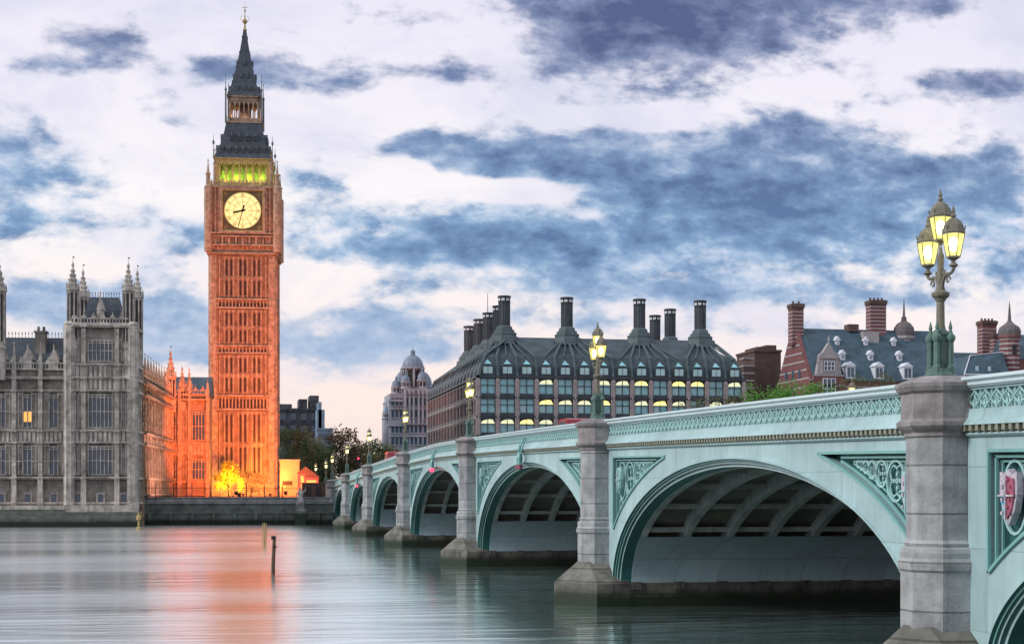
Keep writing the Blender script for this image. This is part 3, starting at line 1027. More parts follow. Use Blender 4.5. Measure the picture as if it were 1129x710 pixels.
lamp0 = make_lamp('tall triple lantern lamp on the nearest granite pier, large against the sky')
spots = [(OCTX, PIERS[0], zt(PIERS[0]) + .02, None),
         (OCTX, PIERS[1], zt(PIERS[1]) + .02, 'triple lantern lamp on the second pier, lit before the dark roofed office building'),
         (OCTX, PIERS[2], zt(PIERS[2]) + .02, 'triple lantern lamp on the third pier, near the corner of the dark roofed building'),
         (OCTX, PIERS[3], zt(PIERS[3]) + .02, 'triple lantern lamp on the fourth pier, before the domed white building'),
         (OCTX, PIERS[4], zt(PIERS[4]) + .02, 'triple lantern lamp on the fifth pier, seen against the pink sky'),
         (OCTX, PIERS[5], zt(PIERS[5]) + .02, 'triple lantern lamp on the sixth pier, before the far russet tree'),
         (OCTX, 251.1, zt(251.1) + .02, 'triple lantern lamp on the pier where the bridge meets the bank'),
         (OCTX, 267.0, G0 + 2.2, 'triple lantern lamp on the street wall just past the bridge end'),
         (OCTX, 298.0, G0 + 2.2, 'farthest triple lantern lamp along the street, nearest the clock tower'),
         (XB + .33, PIERS[2], zt(PIERS[2]) + .02, 'lamp on the far side of the bridge, its lantern just above the parapet')]
for i, (x, y, z, lab) in enumerate(spots):
    o = lamp0 if i == 0 else copy_tree(lamp0)
    o.location = (x, y, z - .06)
    o.scale = (.95, .95, .935)
    if lab:
        o['label'] = lab
b = MB()
b.box(OCTX - .4, 253, G0, OCTX + .2, 306, G0 + 2.1)
b.box(OCTX - .5, 253, G0 + 2.1, OCTX + .3, 306, G0 + 2.24)
tag(b.build('street_wall', 'granite'), 'low grey stone wall along the street behind the bridge end', 'wall')

# ---------------------------------------------------------------- far bank


def at(px, y):
    """world x of a sight line towards the far bank at distance y"""
    return y * math.tan(math.atan((px - 564.5) / F_PX) + R(YAW))


def zz(py, px, y):
    c, s = math.cos(R(YAW)), math.sin(R(YAW))
    return CAMZ + (543 - py) / F_PX * (y * c + at(px, y) * s)


# river wall with its stepped ledge, iron railing
QX0, QX1 = at(149, 250), 16.9
b = MB()
b.box(QX0, 249.2, -1.5, QX1, 251.3, 1.7)
b.box(QX0, 249.05, 1.7, QX1, 251.3, 1.95)
b.box(QX0, 250.2, 1.95, QX1, 251.3, 3.35)
b.m = 1
b.box(QX0, 250.0, 3.35, QX1, 251.4, 3.6)
b.box(QX0, 250.5, 3.6, QX1, 251.5, 4.25)
b.box(QX0, 250.35, 4.25, QX1, 251.6, 4.38)
b.m = 0
for k in range(9):
    x = QX0 + 2 + k * 3.3
    b.box(x, 248.7, -1.5, x + .5, 249.1, 1.9)
tag(b.build('river_wall', ['quay_low', 'quay']), 'dark stepped stone river wall with green algae below the clock tower', 'wall')
b = MB()
b.box(-700, 249.6, -2, at(-40, 250), 251.4, G0 - .1)
b.box(XB + .2, 249.6, -2, 900, 251.4, G0 - .1)
tag(b.build('embankment', 'quay_low'), kind='structure')

fence = thing('iron_railing', 'black spiked iron railing standing along the river wall', 'railing', ((QX0 + 12.5) / 2, 251.0, 4.38))
b = MB(Tr(-(QX0 + 12.5) / 2, -251.0, -4.38))
b.box(QX0, 250.97, 4.5, 12.5, 251.03, 4.56)
b.box(QX0, 250.97, 5.75, 12.5, 251.03, 5.82)
x = QX0 + .1
while x < 12.5:
    b.lathe(x, 251.0, [(.022, 4.38), (.022, 5.95), (.04, 6.0), (.004, 6.15)], 4)
    x += .24
b.build('bars', 'black', fence)
x = QX0 + .2
while x < 12.6:
    b = MB(Tr(-(QX0 + 12.5) / 2, -251.0, -4.38))
    b.box(x - .07, 250.93, 4.38, x + .07, 251.07, 6.05)
    b.lathe(x, 251, [(.11, 6.05), (.11, 6.12), (.05, 6.2), (.10, 6.3), (.0, 6.6)], 6)
    b.build('post', 'black', fence)
    x += 2.85

# pale sculpture on its pedestal against the river wall
sx = at(331, 248.8)
st = thing('statue', 'small pale weathered stone sculpture on a pedestal at the river wall near the bridge end', 'statue', (sx, 248.6, 2.1))
b = MB()
b.box(-.9, -.5, -3.6, .9, .6, .3)
b.box(-.6, -.4, .3, .6, .5, 1.0)
b.box(-.7, -.5, 1.0, .7, .55, 1.15)
b.build('pedestal', 'quay', st)
b = MB()
b.lathe(0, 0, [(.55, 1.15), (.62, 1.5), (.5, 2.1), (.36, 2.5), (.46, 2.9), (.40, 3.15), (.16, 3.3), (.13, 3.4), (.2, 3.5), (.21, 3.7), (.12, 3.86), (.02, 3.9)], 10)
b.tube([(-.35, -.1, 3.05), (-.72, -.25, 2.6), (-.5, -.5, 2.2)], [.13, .11, .08], 6)
b.tube([(.35, -.1, 3.05), (.78, -.15, 3.3), (.85, -.2, 3.9)], [.13, .1, .07], 6)
b.tube([(-.45, -.2, 1.2), (-.6, -.3, 1.6), (-.5, -.35, 2.2)], [.2, .24, .14], 6)
b.build('figure', 'bronze', st, smooth=True)

# ------------------------------------------------ gothic facades


def gothic(root, T, bays, levels, strings, ztop, core='lime', trim='lime_trim', depth=4.0, z0=-1.0, but_w=.75, but_d=.75,
           lit=(), pin=True, batter=None, win_w=1.25, basement=None, pinh=3.2, blind=True):
    """bays: list of (u0, u1, window width) along the wall; facing local -y"""
    u0, u1 = bays[0][0], bays[-1][1]
    b = MB(T)
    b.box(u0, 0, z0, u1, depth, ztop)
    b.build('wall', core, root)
    b = MB(T)
    for z, h, d in strings:
        b.box(u0 - .1, -d, z, u1 + .1, .02, z + h)
        b.box(u0 - .1, -d - .12, z + h * .55, u1 + .1, .02, z + h + .02)
    b.build('string_course', trim, root)
    inf = MB(T)
    trm = MB(T)
    for bi, (a0, a1, ww) in enumerate(bays):
        wl, wr = (a0 + a1) / 2 - ww / 2, (a0 + a1) / 2 + ww / 2
        for li, (zl, zh) in enumerate(levels):
            # wall leaf standing forward of the glass on either side, over and under it
            inf.box(a0, -.38, zl - .02, wl - .02, .01, zh + .4)
            inf.box(wr + .02, -.38, zl - .02, a1, .01, zh + .4)
            if blind:
                for (s0, s1) in ((a0, wl), (wr, a1)):
                    n = max(1, int((s1 - s0) / .45))
                    for k in range(n + 1):
                        xx = s0 + (s1 - s0) * k / n
                        trm.box(xx - .05, -.46, zl, xx + .05, -.375, zh + .3)
                    for zc in (zl + (zh - zl) * .45, zh - .1):
                        trm.box(s0, -.45, zc, s1, -.376, zc + .12)
            # window : glass, then mullions as its frame
            wb = MB(T)
            wb.box(wl, -.08, zl, wr, -.02, zh)
            wn = wb.build('window', 'win_lit' if (bi, li) in lit and False else 'win', root)
            fb_ = MB(T)
            nm = max(2, int(round(ww / .62)))
            for k in range(nm + 1):
                xx = wl + (wr - wl) * k / nm
                fb_.box(xx - .055, -.30, zl, xx + .055, -.085, zh)
            for zc in (zl, zl + (zh - zl) * .48, zh - .55, zh - .1):
                fb_.box(wl, -.26, zc - .05, wr, -.09, zc + .07)
            for k in range(nm):          # pointed heads
                x0, x1 = wl + (wr - wl) * k / nm, wl + (wr - wl) * (k + 1) / nm
                xm = (x0 + x1) / 2
                fb_.extr([(x0, -.25, zh), (x0, -.25, zh - .5), (xm, -.25, zh - .12)], (0, .15, 0))
                fb_.extr([(x1, -.25, zh), (xm, -.25, zh - .12), (x1, -.25, zh - .5)], (0, .15, 0))
            fb_.build('window_frame', trim, wn)
            if (bi, li) in lit:
                pb = MB(T)
                for k in range(nm):
                    x0, x1 = wl + (wr - wl) * k / nm + .1, wl + (wr - wl) * (k + 1) / nm - .1
                    pb.box(x0, -.13, zl + .9, x1, -.085, zl + .9 + 1.5)
                pb.build('lit_pane', 'win_lit', wn)
        # carved spandrels between the levels
        for li in range(len(levels) - 1):
            za, zb = levels[li][1] + .4, levels[li + 1][0] - .02
            if zb - za < .3:
                continue
            inf.box(a0, -.36, za, a1, .01, zb)
            n = max(2, int((a1 - a0) / .62))
            for k in range(n):
                x0 = a0 + (a1 - a0) * (k + .5) / n
                trm.box(x0 - .2, -.45, za + .35, x0 + .2, -.355, zb - .35)
                trm.lathe(x0, -.42, [(.05, za + .1), (.16, za + .25), (.05, za + .35)], 4)
        if basement:
            wb = MB(T)
            wb.box((a0 + a1) / 2 - .42, -.06, basement[0], (a0 + a1) / 2 + .42, -.015, basement[1])
            for (x0, x1, za, zb) in ((-.62, -.42, basement[0] - .1, basement[1] + .2), (.42, .62, basement[0] - .1, basement[1] + .2), (-.42, .42, basement[1], basement[1] + .2)):
                trm.box((a0 + a1) / 2 + x0, -.2, za, (a0 + a1) / 2 + x1, .01, zb)
            wb.build('basement_window', 'win', root)
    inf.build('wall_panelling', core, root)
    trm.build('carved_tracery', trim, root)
    # buttresses with pinnacles
    us = [bays[0][0]] + [q[1] for q in bays]
    for u in us:
        b = MB(T)
        b.box(u - but_w / 2, -but_d, z0, u + but_w / 2, .01, levels[0][0] - .4)
        b.box(u - but_w / 2 + .06, -but_d + .1, levels[0][0] - .4, u + but_w / 2 - .06, .01, ztop - .5)
        for zc in [q[0] for q in strings]:
            b.box(u - but_w / 2 - .07, -but_d - .1, zc, u + but_w / 2 + .07, .0, zc + .3)
        for k in range(int((ztop - levels[0][0]) / 1.6)):
            zc = levels[0][0] + .3 + k * 1.6
            b.box(u - but_w / 2 + .12, -but_d + .02, zc, u - but_w / 2 + .22, -but_d + .12, zc + 1.2)
            b.box(u + but_w / 2 - .22, -but_d + .02, zc, u + but_w / 2 - .12, -but_d + .12, zc + 1.2)
        if pin:
            b.box(u - .3, -but_d + .12, ztop - .5, u + .3, -.05, ztop + .9)
            b.lathe(u, -but_d / 2 + .05, [(.46, ztop + .9), (.46, ztop + 1.05), (.32, ztop + 1.15), (.22, ztop + 1.15 + (pinh - 1.5) * .55), (.03, ztop + pinh - .35), (.13, ztop + pinh - .3), (.13, ztop + pinh - .15), (.01, ztop + pinh)], 4)
        b.build('buttress', trim, root)


def crenels(T, u0, u1, y, z, root, m='lime_trim', step=1.25, h=1.3):
    """openwork parapet with little gables"""
    b = MB(T)
    b.box(u0, y, z, u1, y + .25, z + .25)
    b.box(u0, y + .02, z + h * .62, u1, y + .22, z + h * .75)
    n = max(1, int((u1 - u0) / step))
    for k in range(n):
        x0 = u0 + (u1 - u0) * k / n
        s_ = (u1 - u0) / n
        for f in (0, .33, .66):
            b.box(x0 + f * s_, y + .05, z + .25, x0 + f * s_ + .12, y + .2, z + h * .64)
        b.box(x0 + .1, y, z + h * .75, x0 + s_ * .55, y + .25, z + h)
        b.lathe(x0 + s_ * .33, y + .12, [(.12, z + h), (.16, z + h + .1), (.02, z + h + .55)], 4)
    b.build('openwork_parapet', m, root)


def turret(T, u, y, z0, zs, ztip, r, root, m='lime_trim', vane=True):
    b = MB(T)
    H = zs - z0
    b.lathe(u, y, [(r, z0), (r, z0 + H * .33), (r * 1.12, z0 + H * .34), (r * 1.12, z0 + H * .36), (r * .97, z0 + H * .38), (r * .97, zs - .5), (r * 1.2, zs - .35), (r * 1.22, zs), (r * .9, zs + .1)], 8)
    for k in range(8):
        aa = math.pi / 8 + k * math.pi / 4
        b.tube([(u + r * 1.0 * math.cos(aa), y + r * 1.0 * math.sin(aa), z0), (u + r * 1.0 * math.cos(aa), y + r * 1.0 * math.sin(aa), zs - .4)], .09, 4)
        b.lathe(u + r * 1.08 * math.cos(aa), y + r * 1.08 * math.sin(aa), [(.12, zs - .1), (.12, zs + .3), (.01, zs + 1.0)], 4)
    S = ztip - zs
    b.lathe(u, y, [(r * .82, zs), (r * .8, zs + S * .12), (r * .9, zs + S * .14), (r * .74, zs + S * .2), (r * .74, zs + S * .27), (r * .52, zs + S * .42), (r * .62, zs + S * .44), (r * .40, zs + S * .5), (r * .17, zs + S * .8), (r * .3, zs + S * .83), (r * .26, zs + S * .88), (.02, ztip)], 8)
    for k in range(8):
        for f, rr in ((.28, .74), (.46, .52), (.62, .34)):
            aa = math.pi / 8 + k * math.pi / 4
            cx, cy = u + r * rr * math.cos(aa), y + r * rr * math.sin(aa)
            b.box(cx - .07, cy - .07, zs + S * f, cx + .07, cy + .07, zs + S * f + .22)
    o = b.build('turret', m, root)
    d = MB(T)
    for k in range(8):
        aa = k * math.pi / 4
        c, s_ = math.cos(aa), math.sin(aa)
        rr = r * .985 * math.cos(math.pi / 8)
        for (za, zb) in ((z0 + H * .42, zs - .7), (z0 + H * .06, z0 + H * .3)):
            if zb - za < .5:
                continue
            d.add([(u + rr * c - s_ * .18, y + rr * s_ + c * .18, za), (u + rr * c + s_ * .18, y + rr * s_ - c * .18, za), (u + rr * c + s_ * .18, y + rr * s_ - c * .18, zb), (u + rr * c - s_ * .18, y + rr * s_ + c * .18, zb)], [(0, 1, 2, 3)])
    d.build('louvre', 'tower_dark', o)
    if vane:
        v = MB(T)
        v.tube([(u, y, ztip - .1), (u, y, ztip + .8)], .03, 4)
        v.box(u, y - .02, ztip + .5, u + .25, y + .02, ztip + .68)
        v.build('weather_vane', 'black', o)
    return o


# river front palace : wing at the left, pavilion at its corner, side range, end range
RZ = R(-4.0)
PX, PY = at(146.5, 240), 240.0         # the pavilion's river corner
pal = thing('gothic_palace', 'grey gothic stone palace with pinnacled turrets standing in the water at the far left', 'palace', (PX, PY, 0), RZ)
I = Matrix()
# pavilion front (u from -10.9 to 0)
strings = [(3.35, .3, .55), (7.15, .35, .6), (12.5, .3, .5), (14.25, .3, .5), (20.3, .3, .5), (22.2, .35, .6), (24.2, .3, .5), (30.0, .45, .7)]
gothic(pal, I, [(-9.1, -7.2, .5), (-7.2, -2.3, 3.5), (-2.3, -.35, .5)], [(7.8, 12.2), (14.9, 20.0), (24.9, 28.2)], strings, 30.3, pin=False, basement=(3.7, 4.9), depth=9)
crenels(I, -9.0, -.6, -.6, 30.45, pal)
b = MB()
b.frus(-7.9, .6, -1.7, 8.2, 30.3, -7.0, 3.4, -2.6, 5.4, 34.9)
b.build('pavilion_roof', 'slate', pal)
b = MB()
b.box(-7.0, 4.35, 34.9, -2.6, 4.45, 35.1)
for k in range(12):
    b.lathe(-7.0 + k * .4, 4.4, [(.05, 35.0), (.04, 35.6), (.1, 35.7), (.01, 36.0)], 4)
b.build('roof_cresting', 'black', pal)
b = MB()
b.box(-5.3, -.3, 30.4, -4.3, .9, 32.6)
b.extr([(-5.4, -.35, 32.6), (-4.2, -.35, 32.6), (-4.8, -.35, 34.4)], (0, 2.2, 0))
b.lathe(-4.8, -.2, [(.14, 34.2), (.18, 34.6), (.02, 35.6)], 4)
b.build('roof_dormer', 'lime_trim', pal)
for (u, y) in ((-8.9, .25), (-.7, .25), (-8.7, 8.4), (-.4, 8.4)):
    turret(I, u, y, 22.2, 35.9, 40.0, .85, pal)
for u in (-9.35, .0):
    b = MB()
    b.lathe(u, -.05, [(.9, -1), (.9, 3.4), (.82, 3.6), (.82, 22.5), (.9, 22.6), (.86, 30.3), (.95, 30.5), (.6, 30.9)], 8)
    for k in range(8):
        aa = math.pi / 8 + k * math.pi / 4
        b.tube([(u + .84 * math.cos(aa), -.05 + .84 * math.sin(aa), 4), (u + .84 * math.cos(aa), -.05 + .84 * math.sin(aa), 30)], .09, 4)
    b.build('corner_shaft', 'lime_trim', pal)
# left wing
wb_ = [(-9.9 - 3.86 * (k + 1), -9.9 - 3.86 * k, 1.3) for k in range(6)][::-1]
TW = Tr(0, 1.2)
strings = [(3.35, .3, .55), (7.15, .35, .6), (12.5, .3, .5), (14.25, .3, .5), (20.3, .3, .5), (22.2, .35, .6)]
gothic(pal, TW, wb_, [(7.8, 12.2), (14.9, 20.0)], strings, 23.6, basement=(3.7, 4.9), lit=((4, 1),), pinh=4.2, depth=12)
crenels(TW, -33, -10.4, -.45, 23.6, pal, step=1.3, h=1.5)
b = MB()
b.extr([(-34.5, 2.2, 23.6), (-34.5, 13.0, 23.6), (-34.5, 8.6, 28.9), (-34.5, 6.8, 28.9)], (25.2, 0, 0))
b.build('wing_roof', 'slate', pal)
b = MB()
b.box(-34, 7.65, 28.9, -9.4, 7.75, 29.1)
for k in range(46):
    b.lathe(-33.8 + k * .5, 7.7, [(.05, 29.0), (.03, 29.6), (.1, 29.7), (.01, 30.1)], 4)
b.build('roof_cresting', 'black', pal)
b = MB()
b.box(-15.3, 4.6, 24, -13.7, 6.2, 29.6)
b.box(-15.45, 4.45, 29.6, -13.55, 6.35, 29.9)
b.lathe(-14.9, 5.4, [(.25, 29.9), (.2, 30.6)], 8)
b.lathe(-14.1, 5.4, [(.25, 29.9), (.2, 30.6)], 8)
b.build('chimney', 'lime', pal)
for k in range(6):          # roof gables between the pinnacles
    u = -9.9 - 3.86 * (k + .5)
    b = MB(TW)
    b.box(u - .65, -.3, 23.7, u + .65, 1.6, 25.2)
    b.extr([(u - .8, -.35, 25.2), (u + .8, -.35, 25.2), (u, -.35, 26.9)], (0, 2.4, 0))
    b.lathe(u, -.2, [(.1, 26.7), (.14, 27.0), (.02, 27.7)], 4)
    b.build('gablet', 'lime_trim', pal)
# far left pavilion, of which one turret stands in the picture
turret(I, -19.9, .3, 22.0, 35.6, 41.0, 1.15, pal)
# plinth of pale washed stone at the foot
b = MB()
b.box(-36, -1.0, 2.6, -10.0, 1.0, 3.2)
b.box(-10.0, -1.3, 2.2, .9, .5, 3.25)
for k in range(7):
    b.lathe(-34 + k * 3.8, -.6, [(.15, 1.9), (.5, 2.6), (.5, 2.7)], 4)
b.build('washed_plinth', 'lime_trim', pal)
b = MB()
b.box(-40, -2.0, -1.5, -9.8, 1.3, 1.55)
b.box(-9.8, -2.2, -1.5, 1.2, .5, 1.55)
b.box(-40, -1.4, 1.55, -9.8, 1.3, 2.58)
b.box(-9.8, -1.7, 1.55, 1.0, .5, 2.18)
b.build('river_plinth', 'quay_low', pal)

# side range running back from the river corner (faces local +x)
LEN = 52.0
sr = thing('side_range', 'long gothic side range, warmly lit, running back from the river behind the grey palace', 'building', (PX, PY, 0), RZ)
TS = Tr(.0, 8.9, 0, R(90))         # local u -> +y, facing +x
nb = 11
bw = (LEN - 9) / nb
strings = [(4.6, .3, .95), (7.15, .3, .95), (12.5, .3, .95), (14.25, .3, .95), (20.3, .3, .95), (22.2, .35, 1.05)]
gothic(sr, TS, [(k * bw, (k + 1) * bw, 1.9) for k in range(nb)], [(7.8, 12.2), (14.9, 20.0)], strings, 23.4, core='tower', trim='tower_trim', but_w=.7, but_d=.6, pinh=4.0, depth=11)
crenels(TS, 0, LEN - 9, -.5, 23.4, sr, m='tower_trim', step=1.3, h=1.4)
b = MB()
b.extr([(-2.0, 9, 23.4), (-9.5, 9, 23.4), (-6.4, 9, 27.6), (-4.9, 9, 27.6)], (0, LEN - 9, 0))
b.build('roof', 'slate', sr)
# side of the pavilion, facing the bridge
b = MB()
for k in range(4):
    b.box(0.0, 1.2 + k * 2.2, 3, .28, 1.6 + k * 2.2, 30.3)
for z in (3.35, 7.15, 12.5, 14.25, 20.3, 22.2, 24.2, 30.0):
    b.box(0.0, .2, z, .5, 8.8, z + .35)
b.build('pavilion_side', 'lime_trim', pal)
turret(I, .2, LEN - .6, 20, 26.6, 31.4, .95, sr, m='tower_trim')

# end range, front facing the river again
ex = 0.0
er = thing('end_range', 'orange lit gothic end range with two tall mullioned windows beside the clock tower', 'building', (PX, PY, 0), RZ)
TE = Tr(0, LEN + 1.2)
e0 = .1
gothic(er, TE, [(e0, e0 + 1.6, .7), (e0 + 1.6, e0 + 3.4, .45), (e0 + 3.4, e0 + 6.7, 2.3)], [(7.6, 11.4), (14.9, 20.2)],
       [(4.6, .3, .5), (7.0, .3, .5), (12.3, .3, .5), (14.1, .3, .5), (22.2, .35, .6)], 23.2, core='tower', trim='tower_trim', pin=True, pinh=3.0, depth=10, z0=2)
crenels(TE, e0, e0 + 6.7, -.5, 23.2, er, m='tower_trim')
b = MB()
b.extr([(e0 - .5, LEN + 3, 23.2), (e0 - .5, LEN + 12, 23.2), (e0 - .5, LEN + 8, 27.0), (e0 - .5, LEN + 7, 27.0)], (7.6, 0, 0))
b.build('roof', 'tile', er)
for (u, z1, z2, r_) in ((e0 + 2.0, 24.6, 28.6, .7), (e0 + 3.3, 24.6, 28.4, .5)):
    turret(TE, u, .2, 20 if r_ > .6 else 22.5, z1, z2, r_, er, m='tower_trim', vane=False)

# ------------------------------------------------ clock tower
TX, TY = 3.55, 312.0
tw = thing('clock_tower', 'very tall gothic clock tower with lit dial and spire, floodlit orange from below', 'tower', (TX, TY, G0), R(-4.3))
TT = Tr(0, 0, -G0)
HS = 6.38          # half width of the shaft
HC = 6.8           # half width of the clock stage


def faces4():
    for k in range(4):
        yield Matrix.Translation((0, 0, -G0)) @ Matrix.Rotation(k * math.pi / 2, 4, 'Z')


b = MB(TT)
b.box(-HS + .25, -HS + .25, G0 - .5, HS - .25, HS - .25, 52)
b.build('shaft', 'tower', tw)
bands = [(21.2, 24.2), (32.2, 33.9), (41.0, 43.0)]
sections = [(8.6, 21.0), (24.4, 32.0), (34.1, 40.8), (43.2, 51.2)]
for T in faces4():
    b = MB(T)
    yf = -HS + .25
    # base
    b.box(-HS + .2, yf - .45, G0, HS - .2, yf, 6.6)
    b.box(-HS + .2, yf - .55, 6.6, HS - .2, yf, 6.95)
    cols = [-4.45 + .89 * k for k in range(11)]
    for (za, zb) in sections:
        for i, u in enumerate(cols):
            b.box(u - .11, yf - .38, za, u + .11, yf, zb)
        for i in range(10):
            um = (cols[i] + cols[i + 1]) / 2
            # pointed heads to every panel
            for zt2 in (zb, za + (zb - za) * .48):
                b.extr([(cols[i] + .1, yf - .2, zt2), (cols[i] + .1, yf - .2, zt2 - .75), (um, yf - .2, zt2 - .12)], (0, .2, 0))
                b.extr([(cols[i + 1] - .1, yf - .2, zt2), (um, yf - .2, zt2 - .12), (cols[i + 1] - .1, yf - .2, zt2 - .75)], (0, .2, 0))
        b.box(-4.6, yf - .22, za + (zb - za) * .48, 4.6, yf, za + (zb - za) * .48 + .22)
    for (za, zb) in bands:
        b.box(-HS + .2, yf - .42, za, HS - .2, yf, za + .3)
        b.box(-HS + .2, yf - .46, zb - .3, HS - .2, yf, zb)
        n = 14
        for k in range(n + 1):
            u = -4.7 + 9.4 * k / n
            b.box(u - .10, yf - .34, za + .3, u + .10, yf, zb - .3)
            if k < n:
                u2 = u + 9.4 / n
                b.extr([(u, yf - .26, zb - .3), (u, yf - .26, zb - .75), (u + 4.7 / n, yf - .26, zb - .35)], (0, .2, 0))
                b.extr([(u2, yf - .26, zb - .3), (u + 4.7 / n, yf - .26, zb - .35), (u2, yf - .26, zb - .75)], (0, .2, 0))
    pnl = b.build('stone_panelling', 'tower_trim', tw)
    b = MB(T)
    for (za, zb) in sections:
        for i in (1, 2, 4, 5, 7, 8):
            um = (cols[i] + cols[i + 1]) / 2
            for (z1, z2) in ((za + .4, za + (zb - za) * .48 - .6), (za + (zb - za) * .48 + .5, zb - .7)):
                b.box(um - (.17 if i in (4, 5) else .15), yf - .05, z1, um + (.17 if i in (4, 5) else .15), yf - .01, z2)
    for (za, zb) in bands:
        for k in range(14):
            u = -4.7 + 9.4 * (k + .5) / 14
            b.box(u - .17, yf - .04, za + .45, u + .17, yf - .008, zb - .85)
    b.build('slit_panelling', 'tower_dark', tw)
for sx_ in (-1, 1):
    for sy_ in (-1, 1):
        b = MB(TT)
        cx, cy = sx_ * (HS - .75), sy_ * (HS - .75)
        b.lathe(cx, cy, [(1.15, G0 - .3), (1.15, 6.8), (1.02, 7.1), (1.02, 21), (1.1, 21.2), (1.1, 24.2), (1.0, 24.4), (1.0, 32), (1.08, 32.2), (1.08, 33.9), (.99, 34.1), (.99, 41), (1.07, 41.1), (1.07, 43), (.98, 43.1), (.98, 51.6)], 8)
        for k in range(8):
            aa = math.pi / 8 + k * math.pi / 4
            b.tube([(cx + 1.02 * math.cos(aa), cy + 1.02 * math.sin(aa), 7), (cx + 1.0 * math.cos(aa), cy + 1.0 * math.sin(aa), 51.5)], .10, 4)
        for z in [9 + 2.4 * k for k in range(18)]:
            b.lathe(cx, cy, [(1.06, z), (1.09, z + .1), (1.06, z + .2)], 8)
        b.build('corner_buttress', 'tower_trim', tw)
# clock stage
b = MB(TT)
b.frus(-HS + .1, -HS + .1, HS - .1, HS - .1, 51.2, -HC + .2, -HC + .2, HC - .2, HC - .2, 53.2)
b.box(-HC + .2, -HC + .2, 53.2, HC - .2, HC - .2, 64.6)
b.build('clock_stage', 'tower', tw)


def stroke(b, p, q, wd, y):
    d = Vector((q[0] - p[0], q[1] - p[1]))
    n_ = Vector((-d.y, d.x)).normalized() * wd / 2
    b.extr([(p[0] + n_.x, y, p[1] + n_.y), (q[0] + n_.x, y, q[1] + n_.y), (q[0] - n_.x, y, q[1] - n_.y), (p[0] - n_.x, y, p[1] - n_.y)], (0, -.03, 0))


